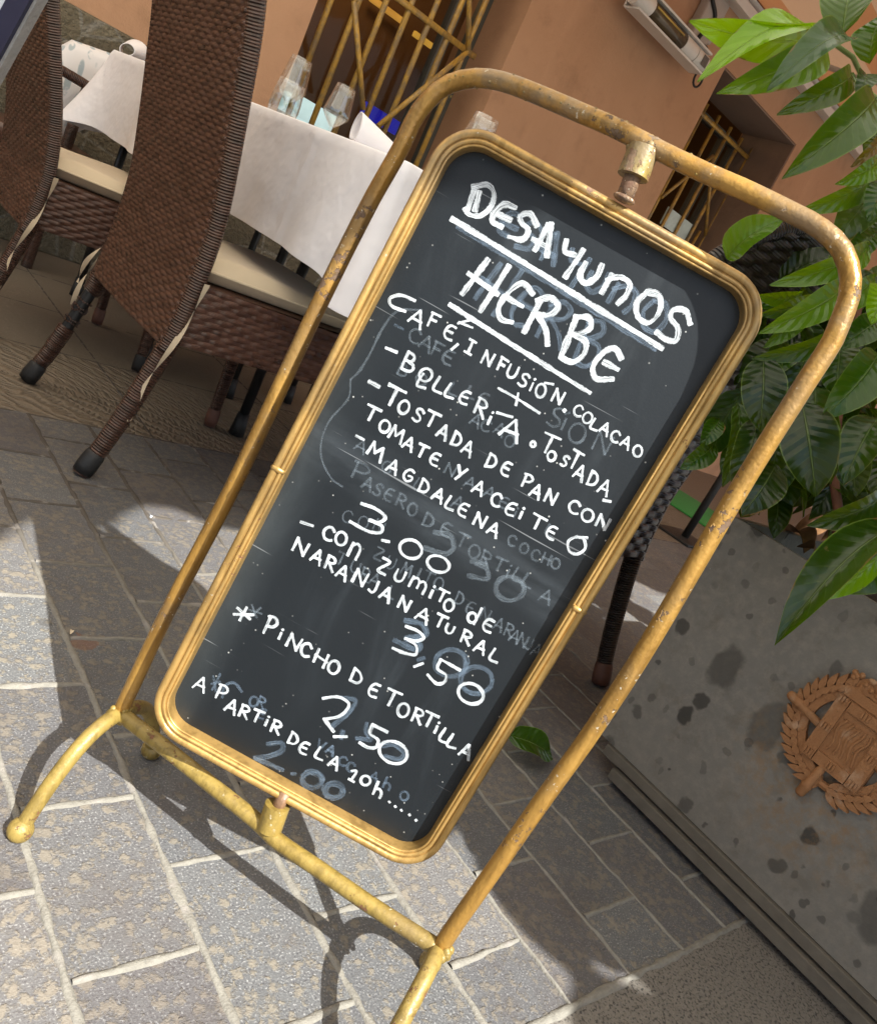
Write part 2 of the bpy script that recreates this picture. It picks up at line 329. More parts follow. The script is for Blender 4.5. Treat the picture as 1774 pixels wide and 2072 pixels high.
def m_leaf(name, under=False):
    t = NT(name); u, v, _ = t.sep(t.co('UV')); tint = t.attr('tint').outputs['Color']
    sgn = t.math('ABSOLUTE', u)
    vein = t.math('FRACT', t.math('MULTIPLY', t.math('SUBTRACT', v, t.math('MULTIPLY', sgn, .16)), 9)); vd = t.math('ABSOLUTE', t.math('SUBTRACT', vein, .5))
    vm = t.math('MULTIPLY', t.step(vd, .06, .01), t.step(sgn, .9, .4)); mid = t.step(sgn, .055, .02); allv = t.math('MAXIMUM', t.math('MULTIPLY', vm, .35), mid)
    c = t.mix(t.math('MULTIPLY', t.noise(t.co(), 35, 4), .55), tint, t.mix(.5, tint, (.02, .05, .01)))
    c = t.mix(t.math('MULTIPLY', allv, .30), c, (.24, .34, .08)); c = t.mix(t.math('MULTIPLY', t.step(sgn, .93, 1.0), .5), c, (.25, .36, .06))
    edb = t.math('MULTIPLY', t.step(t.math('ADD', sgn, t.math('MULTIPLY', t.noise(t.co(), 24, 3), .9)), 1.42, 1.50), t.step(t.noise(t.co(), 5, 1), .50, .58)); c = t.mix(edb, c, (.20, .10, .035))
    spot = t.step(t.noise(t.co(), 55, 3), .70, .73); c = t.mix(t.math('MULTIPLY', spot, .5), c, (.16, .11, .04))
    h = t.math('ADD', t.math('MULTIPLY', vd, .8), t.math('MULTIPLY', t.noise(t.co(), 30, 3), .8)); h = t.math('SUBTRACT', h, t.math('MULTIPLY', mid, .8))
    h = t.math('ADD', h, t.math('MULTIPLY', t.noise(t.co(), 16, 2), 3.0)); nr = t.bump(h, .0020, .8); t.fin(c, t.math('MULTIPLY_ADD', t.noise(t.co(), 40, 3), .18, .14), 0, nr, Specular_IOR_Level=.52)
    tr = t.n('BsdfTranslucent', {'Color': t.mix(.65, c, (.36, .52, .0)), 'Normal': nr}); ms = t.n('MixShader', {0: .34})
    t.t.links.new(t.b.outputs[0], ms.inputs[1]); t.t.links.new(tr.outputs[0], ms.inputs[2]); t.t.links.new(ms.outputs[0], t.out.inputs[0]); return t.m
def m_planter():
    t = NT('weathered_steel'); P = t.co(); a = t.noise(P, 4, 5, .6); c = t.mix(a, (.125, .118, .108), (.205, .195, .178))
    c = t.mix(t.math('MULTIPLY', t.step(t.noise(P, 60, 6, .7), .40, .72), .45), c, (.27, .245, .21)); c = t.mix(t.math('MULTIPLY', t.step(t.noise(P, 24, 5, .65), .50, .72), .45), c, (.10, .085, .066))
    wz = t.sep(P)[2]; lowz = t.step(wz, .28, .04); c = t.mix(t.math('MULTIPLY', lowz, t.math('MULTIPLY', t.noise(P, 22, 5), .45)), c, (.18, .155, .125))
    wp = t.n('VectorMath', {0: P, 1: t.n('VectorMath', {0: t.noise(P, 22, 3, out=1), 'Scale': .035}, operation='SCALE').outputs[0]}, operation='ADD').outputs[0]
    for sc, th, off in ((8, .27, 1.7), (12, .25, 5.1), (17, .25, 0), (29, .21, 3.3)):
        q = t.scale(wp, (1, 1, .8), (off, off*.7, off*.3)); d = t.voro(q, sc); rnd = t.sep(t.voro(q, sc, out='Color'))[0]
        sp = t.math('MULTIPLY', t.step(d, th, th*.72), t.math('GREATER_THAN', rnd, .46)); c = t.mix(t.math('MULTIPLY', sp, t.math('MULTIPLY_ADD', rnd, 1.7, -.55, clamp=True)), c, (.040, .037, .033))
    ws = t.math('MULTIPLY', t.step(t.voro(P, 75), .10, .05), t.step(t.noise(P, 9, 3), .60, .68)); c = t.mix(ws, c, (.5, .48, .45))
    dd = t.n('VectorMath', {0: P, 1: (1.237-1.5, .27, .23)}, operation='DISTANCE').outputs['Value']
    rust = t.math('MULTIPLY', t.step(dd, .17, .05), t.step(t.noise(P, 45, 6, .7), .42, .68)); c = t.mix(t.math('MULTIPLY', rust, .6), c, (.22, .12, .045))
    return t.fin(c, t.math('ADD', .42, t.math('MULTIPLY', a, .25)), .15, t.bump(t.noise(P, 120, 5), .0006))
def m_glass(name='drinking_glass'):
    t = NT(name); fr = t.n('LayerWeight', {'Blend': .33}).outputs['Facing']; gl = t.n('BsdfGlossy', {'Color': (1, 1, 1), 'Roughness': .02}); tp_ = t.n('BsdfTransparent', {'Color': (.93, .95, .95)})
    ms = t.n('MixShader', {0: t.math('ADD', t.math('MULTIPLY', t.math('POWER', fr, 1.8), .75), .07)}); t.t.links.new(tp_.outputs[0], ms.inputs[1]); t.t.links.new(gl.outputs[0], ms.inputs[2]); t.t.links.new(ms.outputs[0], t.out.inputs[0]); return t.m
def m_emit(name, col, s):
    t = NT(name); n1 = t.noise(t.co(), 9, 4); t.fin(tuple(x*.3 for x in col), .6)
    t.put(t.b.inputs['Emission Color'], t.mix(n1, tuple(x*.4 for x in col), col)); t.put(t.b.inputs['Emission Strength'], s); return t.m
def m_awning():
    t = NT('awning_fabric'); P = t.co(); x, y, z = t.sep(P)
    st = t.math('LESS_THAN', t.math('FRACT', t.math('MULTIPLY', y, 1.6)), .5); c = t.mix(st, (.30, .125, .05), (.36, .21, .12)); c = t.mix(t.math('LESS_THAN', x, -1.2), c, (.76, .68, .56))  # cream section added out of view, passing more light to the left wall
    t.fin(c, .9, 0, t.bump(t.noise(P, 7, 3), .01)); tr = t.n('BsdfTranslucent', {'Color': c}); ms = t.n('MixShader', {0: t.math('SUBTRACT', .68, t.math('MULTIPLY', t.math('GREATER_THAN', x, -1.2), .46))})
    t.t.links.new(t.b.outputs[0], ms.inputs[1]); t.t.links.new(tr.outputs[0], ms.inputs[2]); t.t.links.new(ms.outputs[0], t.out.inputs[0]); return t.m
def m_pattern():
    t = NT('leaf_print_fabric'); P = t.co(); q = t.scale(P, (34, 34, 9), rot=(.25, .25, 0)); d = t.voro(q, 1.0); n1 = t.noise(P, 30, 3)
    m = t.math('MULTIPLY', t.step(d, .42, .30), t.step(n1, .35, .5)); c = t.mix(m, (.72, .70, .70), t.mix(t.noise(P, 12, 2), (.30, .38, .48), (.42, .47, .46)))
    return t.fin(c, .85, 0)
def m_emblem():
    t = NT('cast_iron_bronze_paint'); P = t.co(); c = t.mix(t.noise(P, 60, 5, .65), (.22, .092, .034), (.34, .165, .068))
    c = t.mix(t.step(t.noise(P, 26, 4), .55, .75), c, (.40, .26, .165)); pit = t.step(t.noise(P, 180, 3), .68, .74); c = t.mix(pit, c, (.08, .04, .02))
    return t.fin(c, .72, .1, t.bump(t.noise(P, 330, 4), .0012))

PAV = m_paving(); MORT = m_mortar()
WIC = m_wicker('brown_wicker', (.040, .0145, .0085), (.125, .052, .030), .27); WICD = m_wicker('black_wicker', (.018, .011, .009), (.070, .042, .033), .30)
WRAP = m_wrap('brown_wrapped_cane', (.042, .017, .011), (.115, .050, .031)); WRAPD = m_wrap('black_wrapped_cane', (.008, .006, .007), (.028, .02, .018))
GOLDT = m_gold('gold_paint_tube', (.26, .130, .026), (.43, .250, .060), (.105, .062, .036), .45, .585, .36, .0009, .655)
GOLDY = m_gold('ochre_paint_tube', (.20, .130, .026), (.31, .225, .062), (.15, .065, .028), .12, .572, .45, .0008, .64)
GILT = m_gold('gilt_moulding', (.37, .215, .060), (.60, .385, .14), (.15, .065, .03), .62, .615, .36, .0004, .70)
RUST = m_gold('rusty_steel', (.14, .075, .042), (.26, .15, .085), (.12, .06, .035), .2, .55, .5)
BOARD = m_board(); CHALK = m_chalk('chalk_marker', (.60, .64, .68), .28, 1.0); GHOST = m_chalk('wiped_chalk', (.24, .33, .45), .03, .32)
GHOST2 = m_chalk('faint_chalk', (.28, .34, .40), .03, .26)
BLACKR = plain('black_rubber', (.012, .012, .013), .55, 0, .3, 60, .001); BLKST = plain('black_steel_tube', (.012, .012, .013), .4, 0, .3, 40, .0004)
CUSH = m_cloth('beige_canvas', (.60, .49, .34), 1800, .006, 12); TIE = m_cloth('beige_ribbon', (.58, .47, .33), 1500, .001)
LINEN = m_cloth('white_linen', (.86, .84, .87), 1600, .020, 9)
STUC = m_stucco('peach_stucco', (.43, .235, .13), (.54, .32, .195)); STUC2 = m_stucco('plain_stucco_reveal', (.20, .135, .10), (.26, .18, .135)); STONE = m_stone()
LEAF = m_leaf('glossy_leaf'); PLM = m_planter(); GLASS = m_glass(); AWN = m_awning(); PATT = m_pattern(); EMB = m_emblem()
STEM = plain('reddish_stem', (.15, .055, .03), .7, 0, .3, 80, .001); TWIG = plain('green_twig', (.16, .20, .05), .6, 0, .3, 80)
DEAD = plain('dry_leaf', (.24, .12, .05), .8, 0, .5, 40, .002, 90); SOIL = plain('planting_soil', (.03, .022, .016), .95, 0, .5, 60, .01, 80)
LEDGE = plain('grimy_ledge_steel', (.105, .09, .072), .7, 0, .4, 30, .001, 150); CAPBR = plain('worn_brown_cap', (.11, .045, .03), .6, 0, .4, 60, .001)
WHITEM = plain('white_enamel', (.68, .66, .62), .45, 0, .08, 20); GREYP = plain('grey_plastic', (.42, .37, .33), .6, 0, .1, 20); NAVY = plain('navy_frame_paint', (.030, .030, .065), .4, 0, .2, 30)
PALE = plain('pale_poster', (.72, .77, .82), .5, 0, .08, 10); EDGE = plain('chipped_grey_edge', (.35, .34, .33), .7, 0, .3, 120, .002); GREEN = plain('green_turf_mat', (.05, .28, .06), .9, 0, .4, 90, .003)
DGLASS = NT('window_glass').fin((.02, .018, .015), .05, 0, Specular_IOR_Level=.5, Alpha=.22); DARKI = plain('dark_room', (.16, .085, .035), .8, 0, .5, 2); GOLDB = m_gold('brass_paint_bar', (.46, .26, .045), (.62, .38, .08), (.25, .12, .03), .05, .78, .45, .0003, .8)

# ------------------------------------------------------------------ the ground
def rough_bar(mb, p, q, wd, ht, step=.008, mi=1):
    p = np.array(p); q = np.array(q); L = np.linalg.norm(q-p); n = max(2, int(L/step)); d = (q-p)/L; s = np.array([-d[1], d[0]]); prof = [(-1, 0), (-.75, .65), (-.2, 1), (.3, .95), (.8, .6), (1, 0)]
    jn = rng.normal(0, 1, (n+1, 3)); k = np.array([.25, .5, .25]); jn = np.stack([np.convolve(jn[:, i], k, 'same') for i in range(3)], 1); P = []
    for i in range(n+1):
        c = p+d*L*i/n+s*jn[i, 0]*.0007; ww = wd*(1+.32*jn[i, 1])/2; hh = ht*(1+.45*jn[i, 2])
        P.append([(c[0]+s[0]*a*ww, c[1]+s[1]*a*ww, b*hh-.0006) for a, b in prof])
    mb.grid(P, mi=mi)
g = MB()
g.add([(-60, -60, 0), (60, -60, 0), (60, 60, 0), (-60, 60, 0)], [(0, 1, 2, 3)])
xs = [.303+.1247*k for k in range(-4, 11)]
for k, x in enumerate(xs):
    y0 = .245 if x > .70 else -.4
    rough_bar(g, (x, y0), (x, 1.715), .0088 if x < .75 else .0058, .0030)
    if k < len(xs)-1:
        y = .4316+.098*((k-4) % 2)-.196*5
        while y < 1.70:
            if y > y0 and (y > .26 or x < .6): rough_bar(g, (x+.004, y), (xs[k+1]-.004, y+.001), .0085 if x < .75 else .0062, .0030)
            y += .196
rough_bar(g, (.70, .245), (2.2, .245), .011, .003)
for y in (1.718, 2.205, 2.62, 3.05): rough_bar(g, (-.5, y), (3.4, y), .008, .0012)
for x in (.30, .83, 1.36, 1.9): rough_bar(g, (x, 1.72), (x+.02, 3.4), .008, .0012)
tag(g.build('pavement', [PAV, MORT], smooth=True), kind='structure')

# ------------------------------------------------------------------ the sign
FO = np.array([.47979, .46315, .10655]); FN = np.array([-.87623, -.47138, .10013]); FV = np.array([.08818, .04744, .99497])
SIGN = thing('pavement_sign', 'gold-painted tubular pavement sign holding a swivelling chalkboard menu', 'sign', (.48, .47, 0))
rel = (.48, .47, 0)
def fp(p): return onp(p, FO, FN)
TP = [(243, 1443), (333, 1252), (483, 962), (640, 628), (747, 413), (812, 297), (840, 237), (858, 212), (882, 187), (905, 172), (929, 163), (961, 158), (1004, 162), (1060, 180), (1183, 232), (1249, 261), (1342, 309), (1416, 345), (1516, 389), (1616, 438), (1650, 456), (1673, 474), (1692, 491), (1706, 512), (1717, 544), (1720, 581), (1714, 612), (1701, 646), (1683, 690), (1626, 779), (1503, 976), (1315, 1297), (1197, 1480), (1103, 1611), (980, 1787), (920, 1872), (889, 1920)]
tp = smooth_line([fp(p) for p in TP], 150); RT = .0080
rj = np.convolve(rng.normal(0, 1, 156), np.ones(7)/7, 'valid'); mb = MB().tube(tp, RT*(1+.02*rj), 18); mb.build('tube_frame', GOLDT, SIGN, rel=rel)
rail = smooth_line([fp(p) for p in [(243, 1443), (330, 1510), (430, 1590), (520, 1662), (560, 1700), (640, 1755), (760, 1838), (888, 1920)]], 50)
MB().tube(rail, RT, 16).build('bottom_rail', GOLDY, SIGN, rel=rel)
JL, JR = fp((243, 1443)), fp((888, 1920)); G1, G2 = PZ((42, 1679), .009), PZ((308, 1516), .009); off = (JR-JL)*np.array([1, 1, 0])
for k in (0, 1):
    f = MB(); a, b = G1+off*k, G2+off*k; jz = (JL, JR)[k]; ts = np.r_[np.linspace(0, .2, 14), np.linspace(.22, .78, 20), np.linspace(.8, 1, 14)]
    mid = (a+b)/2; sh = jz-mid; P = []
    for tt in ts:
        q = abs(2*tt-1); c = a+(b-a)*tt; P.append(c+np.array([sh[0]*(1-q), sh[1]*(1-q), 0])+np.array([0, 0, (jz[2]-.009)*(1-q**2.6)]))
    f.tube(P, RT*.97, 16); f.ball(a, .0125); f.ball(b, .0125); f.build('foot', GOLDY, SIGN, rel=rel)
    wl = MB()
    for i in range(16):
        aa = rng.normal(0, 1, 3); aa /= np.linalg.norm(aa); wl.ball(jz+aa*.0095, rng.uniform(.003, .0052), nu=10, nv=6)
    wl.build('weld', GOLDY, SIGN, rel=rel)
# weld spatter on the top rail
sp = MB()
for p in [(1265, 252), (1395, 318), (1408, 330), (1420, 333), (1268, 262)]:
    c = fp(p); sp.ball(c, .0024, sc=(1, 1, 1.4), nu=10, nv=6)
for i in range(240):
    q = tp[int(np.clip(rng.normal(72, 6), 56, 92))]+(tp[73]-tp[72])*rng.uniform(-.5, .5); aa = rng.normal(0, 1, 3); aa /= np.linalg.norm(aa); sp.ball(q+aa*RT*.93, rng.uniform(.0005, .0014), nu=7, nv=5)
sp.build('weld_spatter', GOLDY, SIGN, rel=rel)
# pivots
def cyl(mb, a, b, r0, r1=None, seg=20, mi=0): mb.tube([a, np.asarray(a)+(np.asarray(b)-np.asarray(a))*.5, b], [r0, (r0+(r1 or r0))/2, r1 or r0], seg, mi=mi)
PT0, PT1, PT2 = fp((1303, 300)), fp((1279, 358)), fp((1262, 402)); PB0, PB1, PB2 = fp((562, 1628)), fp((545, 1678)), fp((575, 1608))
m1 = MB(); cyl(m1, PT0, PT1, .0128, .0131, 28); angle_smooth(m1.build('pivot_socket', GOLDY, SIGN, rel=rel))
m1 = MB(); cyl(m1, PB1, PB0, .0122, .0124, 28); angle_smooth(m1.build('pivot_socket', GOLDY, SIGN, rel=rel))
m1 = MB(); cyl(m1, PT1+(PT0-PT1)*.3, PT2, .0074, .0072); m1.ball(PT2, .0078, sc=(1.25, 1.25, .45)); m1.build('pivot_pin', RUST, SIGN, rel=rel)
m1 = MB(); cyl(m1, PB1+(PB0-PB1)*.7, PB2+(PB2-PB0)*.3, .0062); m1.build('pivot_pin', RUST, SIGN, rel=rel)
wl = MB()
for i in range(16): wl.ball(PT0+np.array([rng.uniform(-.008, .008), rng.uniform(-.014, .012), rng.uniform(-.006, .003)]), rng.uniform(.002, .0042), nu=10, nv=6)
wl.build('weld', GOLDY, SIGN, rel=rel)
# board
BO = np.array([.47771, .47219, .13092]); BU = np.array([.68582, -.72606, -.04988]); BV = np.array([.10439, .03031, .99407]); BN = np.cross(BU, BV); BN /= np.linalg.norm(BN)
if BN @ (CAM-BO) < 0: BN = -BN
BW, BH = .3125, .6265
def rrect(w, h, r, seg=10):
    P = []
    for cx, cy, a0 in ((w/2-r, r, -90), (w/2-r, h-r, 0), (-w/2+r, h-r, 90), (-w/2+r, r, 180)):
        for i in range(seg+1):
            a = math.radians(a0+90*i/seg); P.append((cx+r*math.cos(a), cy+r*math.sin(a)))
    Q = []
    for i in range(len(P)):
        p, q = np.array(P[i]), np.array(P[(i+1) % len(P)]); L = np.linalg.norm(q-p); k = max(1, int(L/.02))
        for j in range(k): Q.append(p+(q-p)*j/k)
    return np.array(Q)
prof = []       # (inset from the outer edge, height above the board plane)
prof += [(0.0, -.014), (0.0, .002)]
for c, r, z in ((.0039, .0039, .0018), (.0098, .0020, .0030), (.0130, .0012, .0020)):
    prof += [(c-r*math.cos(a), z+r*.95*math.sin(a)) for a in np.linspace(.12, math.pi-.12, 8)]
prof += [(.0145, .0005), (.0147, -.0125)]
rr0 = rrect(BW, BH, .041)+np.array([0, .0047]); ctr = np.array([0, BH/2])
tg = np.roll(rr0, -1, 0)-np.roll(rr0, 1, 0); tg /= np.linalg.norm(tg, axis=1)[:, None]; inn = np.c_[-tg[:, 1], tg[:, 0]]
HB = -.0010     # height of the slate above the pivot plane of the board
P = np.array([[BO+BU*(p[0]+i[0]*d)+BV*(p[1]+i[1]*d)+BN*(z+HB) for p, i in zip(rr0, inn)] for d, z in prof])
mb = MB().grid(P, wrap=True); back = [BO+BU*p[0]+BV*p[1]+BN*(-.014+HB) for p in rr0]; mb.add(back, [list(range(len(back)))])
fr = mb.build('moulded_frame', GILT, SIGN, rel=rel)
# two brazed joints on the long sides
for side, t in ((-1, .465), (1, .50)):
    jb = MB(); c0 = BO+BU*(side*(BW/2-.0068))+BV*(BH*t); jb.tube([c0-BU*.0064+BN*(HB+.001), c0-BU*.004+BN*(HB+.0032), c0+BN*(HB+.0036), c0+BU*.004+BN*(HB+.0028), c0+BU*.0066+BN*(HB+.0005)], [.0022, .0032, .0030, .0026, .002], 12)
    jb.build('brazed_joint', GILT, SIGN, rel=rel)
ri = rr0+inn*.0140; n_ = len(ri); bv = [BO+BU*p[0]+BV*p[1]+BN*(-.0118+HB) for p in ri]
uvb = [((p[0]+BW/2), p[1]) for p in ri]
slate = mk('slate', bv, [list(range(n_))], BOARD, SIGN, uvb, False, rel=rel)
SZ = -.0118+HB
def bpt(p):
    q = onp(p, BO+BN*SZ, BN)-BO; return np.array([q @ BU, q @ BV])
# ---- handwriting: strokes in unit glyph boxes (x right, y up)
def arc(cx, cy, rx, ry, a0, a1, n=10): return [(cx+rx*math.cos(math.radians(a0+(a1-a0)*i/n)), cy+ry*math.sin(math.radians(a0+(a1-a0)*i/n))) for i in range(n+1)]
GL = {
 'A': [[(.0, 0), (.48, 1)], [(.5, 1), (.95, -.05)], [(.12, .32), (.85, .36)]],
 'B': [[(.15, 0), (.15, 1)], [(.15, .98), (.6, .95), (.7, .75), (.55, .56), (.2, .52)], [(.25, .52), (.8, .45), (.88, .2), (.6, .02), (.15, 0)]],
 'C': [[(.9, .8), (.6, 1), (.25, .85), (.08, .45), (.3, .05), (.65, 0), (.95, .15)]],
 'D': [[(.15, 0), (.15, 1)], [(.1, 1), (.6, .92), (.9, .55), (.7, .15), (.1, 0)]],
 'E': [[(.85, .98), (.4, .95), (.15, .6), (.15, .2), (.4, .0), (.9, .05)], [(.2, .5), (.75, .52)]],
 'F': [[(.2, 0), (.2, .95)], [(.1, .97), (.9, .98)], [(.2, .5), (.7, .52)]],
 'G': [[(.85, .85), (.5, .98), (.15, .7), (.12, .25), (.5, .0), (.85, .2), (.85, .45), (.5, .45)]],
 'H': [[(.12, 0), (.12, 1)], [(.88, 0), (.88, 1)], [(.05, .5), (.98, .5)]],
 'I': [[(.5, 0), (.5, .95)]],
 'T1': [[(.5, 0), (.5, 1)], [(.15, 1), (.85, 1)], [(.15, 0), (.85, 0)]],
 'i': [[(.5, 0), (.5, .6)], [(.48, .88), (.55, .95)]],
 'J': [[(.7, 1), (.7, .3), (.5, .02), (.15, .12)]],
 'L': [[(.3, 1), (.2, .05), (.95, .08)]],
 'M': [[(0, 0), (.15, 1)], [(.15, 1), (.45, .35)], [(.45, .35), (.85, 1)], [(.85, 1), (1., 0)]],
 'N': [[(.05, 0), (.1, 1)], [(.1, 1), (.85, .02)], [(.85, .02), (.95, 1)]],
 'O': [arc(.5, .5, .46, .5, 100, 470, 16)],
 'P': [[(.2, 0), (.22, 1)], [(.05, .95), (.6, 1), (.92, .75), (.7, .5), (.22, .42)]],
 'R': [[(.15, 0), (.15, 1)], [(.05, .98), (.6, 1), (.85, .77), (.6, .55), (.2, .5)], [(.35, .5), (.95, 0)]],
 'S': [[(.9, .85), (.6, 1), (.25, .85), (.3, .6), (.7, .45), (.8, .2), (.5, .0), (.1, .08)]],
 'T': [[(.45, 0), (.5, .97)], [(0, .95), (1, 1)]],
 'U': [[(.1, .95), (.1, .25), (.4, 0), (.75, .1), (.9, .4), (.9, .95)]],
 'V': [[(.05, 1), (.45, 0), (.95, 1)]],
 'Y': [[(.1, 1), (.45, .5)], [(.95, 1), (.3, -.1)]],
 'Z': [[(.1, .95), (.85, .95), (.1, .05), (.9, .05)]],
 'n': [[(.1, 0), (.15, .9)], [(.15, .7), (.5, .95), (.85, .75), (.85, 0)]],
 'm': [[(.0, 0), (.05, .9)], [(.05, .7), (.3, .95), (.5, .7), (.5, .2)], [(.5, .7), (.75, .95), (.95, .7), (.95, 0)]],
 'd': [[(.8, 0), (.85, 1.2)], arc(.42, .33, .38, .33, 60, 420, 12)],
 'h': [[(.15, 0), (.15, 1.25)], [(.15, .5), (.5, .7), (.85, .45), (.85, 0)]],
 '1': [[(.1, .75), (.55, 1), (.45, 0)], [(.15, 0), (.75, 0)]],
 'o': [arc(.5, .4, .4, .4, 90, 450, 12)],
}
Z1 = lambda p: (709.6+.43334*p[0], 295.7+.43334*p[1])
Z2 = lambda p: (591.3+.4*p[0], 768.7+.4*p[1])
Z3 = lambda p: (413.9+.4*p[0], 1123.5+.4*p[1])
ZI = lambda p: (p[0], p[1])
class Writer:
    def __init__(s, h0): s.mb = MB(); s.k = 0; s.h0 = h0; s.e = []
    def stroke(s, pts, wpx, sm=True, jit=.06):
        """pts in photo pixels, wpx = stroke width in photo pixels"""
        Q = np.array([bpt(p) for p in pts]); a = bpt((pts[0][0]+1, pts[0][1])); wd = wpx*np.linalg.norm(a-Q[0])*(.86 if wpx < 10 else .98)
        L = np.sum(np.linalg.norm(np.diff(Q, axis=0), axis=1)); n = max(4, int(L/.0016)); n = min(n, 90)
        Q = smooth_line(Q, n) if (sm and len(Q) > 2) else np.array([Q[0]+(Q[-1]-Q[0])*t for t in np.linspace(0, 1, n)]) if len(Q) == 2 else smooth_line(Q, n)
        d = np.gradient(Q, axis=0); d /= np.linalg.norm(d, axis=1)[:, None]+1e-9; nn = np.c_[-d[:, 1], d[:, 0]]
        ww = wd/2*(1+np.convolve(rng.normal(0, jit*4, n+4), np.ones(5)/5, 'valid')[:n])
        # round ends
        pts2, w2 = [], []
        for t in (1, .9, .5): pts2.append(Q[0]-d[0]*wd/2*t*.6); w2.append(ww[0]*(1-.28*t**3))
        pts2 += list(Q); w2 += list(ww)
        for t in (.5, .9, 1): pts2.append(Q[-1]+d[-1]*wd/2*t*.6); w2.append(ww[-1]*(1-.28*t**3))
        nn = np.vstack([np.repeat(nn[:1], 3, 0), nn, np.repeat(nn[-1:], 3, 0)]); pts2 = np.array(pts2); w2 = np.array(w2)
        z = SZ+s.h0+s.k*2.2e-6; s.k += 1; l = 0; P = []; UV = []; off = rng.uniform(0, 50)
        for i in range(len(pts2)):
            if i: l += np.linalg.norm(pts2[i]-pts2[i-1])
            row = []; ru = []
            for e in (-1, -.33, .33, 1):
                q = pts2[i]+nn[i]*w2[i]*e; row.append(BO+BU*q[0]+BV*q[1]+BN*z); ru.append((l*40+off, (e*.5+.5)*.1+off))
            P.append(row); UV.append(ru); s.e += [-1, -.33, .33, 1]
        s.mb.grid(P, UV)
    def glyph(s, ch, c, w, h, wpx, T=ZI, e1=(.88, .475), up=(.40, -.917), jit=.06):
        c = T(c); k = (T((1, 0))[0]-T((0, 0))[0]); e1 = np.array(e1); up = np.array(up); r = rng.normal(0, jit, 2)
        e1 = np.array([e1[0]-r[0]*e1[1], e1[1]+r[0]*e1[0]])
        for st in GL[ch]: s.stroke([tuple(np.array(c)+e1*(x-.5)*w*k+up*(y-.5)*h*k) for x, y in st], wpx)
    def poly(s, T, pts, wpx, sm=True): s.stroke([T(p) for p in pts], wpx, sm)
    def word(s, txt, pos, w, h, wpx, T):
        for ch, p in zip(txt, pos):
            ww, hh = (w, h) if len(p) == 2 else (p[2], p[3]); s.glyph(ch, p[:2], ww, hh, wpx, T)
    def cut(s, name='chalk_lettering', mat=None):
        o = s.build(name, mat or CHALK); s.mb = MB(); s.e = []; return o
    def build(s, name, mat): return s.mb.build(name, mat, SIGN, smooth=False, rel=rel, attrs={'edge': np.array(s.e, float)})
def title_strokes(W, dx=0, dy=0, wpx=13, sel=None):
    T = lambda p: Z1((p[0]+dx, p[1]+dy))
    S = {
     'D': [[(578, 200), (545, 300)], [(600, 215), (580, 300)], [(570, 192), (640, 182), (668, 225), (652, 285), (605, 325), (550, 318), (535, 292)]],
     'E': [[(768, 288), (720, 272), (675, 305), (662, 350), (705, 378)], [(685, 318), (745, 345)]],
     'S': [[(868, 372), (835, 315), (790, 328), (800, 362), (828, 392), (802, 435), (738, 425)]],
     'A': [[(858, 485), (922, 368)], [(935, 362), (915, 515)], [(850, 435), (920, 472)]],
     'Y': [[(1005, 440), (1000, 492), (1045, 508)], [(1085, 485), (1000, 612)]],
     'U': [[(1095, 545), (1068, 605), (1095, 640), (1145, 612), (1172, 555)]],
     'N': [[(1218, 600), (1170, 685)], [(1195, 625), (1258, 612), (1302, 645), (1282, 700), (1245, 735)]],
     'O': [[(1385, 680), (1335, 730), (1340, 800), (1390, 825), (1440, 770), (1438, 700), (1385, 680)]],
     'Z': [[(1582, 830), (1560, 768), (1505, 765), (1490, 800), (1525, 850), (1515, 908), (1470, 902), (1425, 868)]],
     'H': [[(640, 530), (520, 690)], [(738, 560), (605, 770)], [(550, 595), (685, 692)]],
     'e': [[(850, 690), (800, 640), (735, 685), (690, 755), (700, 808), (752, 822)], [(730, 708), (800, 748)]],
     'R': [[(885, 722), (808, 868)], [(868, 722), (930, 708), (968, 748), (930, 788), (850, 782)], [(872, 785), (908, 855), (918, 928)]],
     'B': [[(1052, 800), (980, 985)], [(1045, 798), (1110, 802), (1118, 848), (1060, 878), (1022, 876)], [(1040, 880), (1095, 915), (1088, 970), (1035, 1008), (978, 985)]],
     'f': [[(1262, 992), (1232, 945), (1180, 962), (1130, 1030), (1145, 1085), (1222, 1088)], [(1182, 1008), (1245, 1042)]],
    }
    for k, v in S.items():
        if sel and k not in sel: continue
        for st in v: W.poly(T, st, wpx)
# ---- ghosts (half-wiped older writing)
g1 = Writer(.00008)
title_strokes(g1, 30, 42, 12, 'ESAYUNO'); title_strokes(g1, 60, 20, 11, 'HeRB')
g1.cut('wiped_lettering', GHOST)
g1.poly(Z1, [(500, 375), (1420, 950)], 11, False); g1.poly(Z1, [(205, 835), (245, 855)], 6)
g1.cut('wiped_lettering', GHOST)
for p, w in (([(1015, 330), (1100, 350), (1120, 400), (1020, 420), (1090, 450), (1080, 480), (960, 430)], 12), ([(1080, 530), (1110, 520)], 10)): g1.poly(Z3, p, w)
g1.cut('wiped_lettering', GHOST)
for c in ((1245, 545), (1375, 632)): g1.poly(Z3, [(c[0]+a*80, c[1]+b*68) for a, b in arc(0, 0, 1, 1, 0, 360, 14)], 11)
g1.cut('wiped_lettering', GHOST)
for p in ([(690, 720), (765, 735), (725, 800), (650, 860)], [(700, 890), (690, 925)], [(820, 850), (815, 890), (840, 930), (770, 925)], [(900, 965), (960, 960), (1010, 1000), (985, 1030), (910, 1015)]): g1.poly(Z3, p, 11)
g1.cut('wiped_lettering', GHOST)
g1.poly(Z3, [(255, 1025), (330, 1015), (395, 985), (390, 950), (320, 955)], 11); g1.poly(Z3, [(255, 1025), (395, 1085)], 12); g1.poly(Z3, [(440, 1105), (460, 1105)], 9)
g1.cut('wiped_lettering', GHOST)
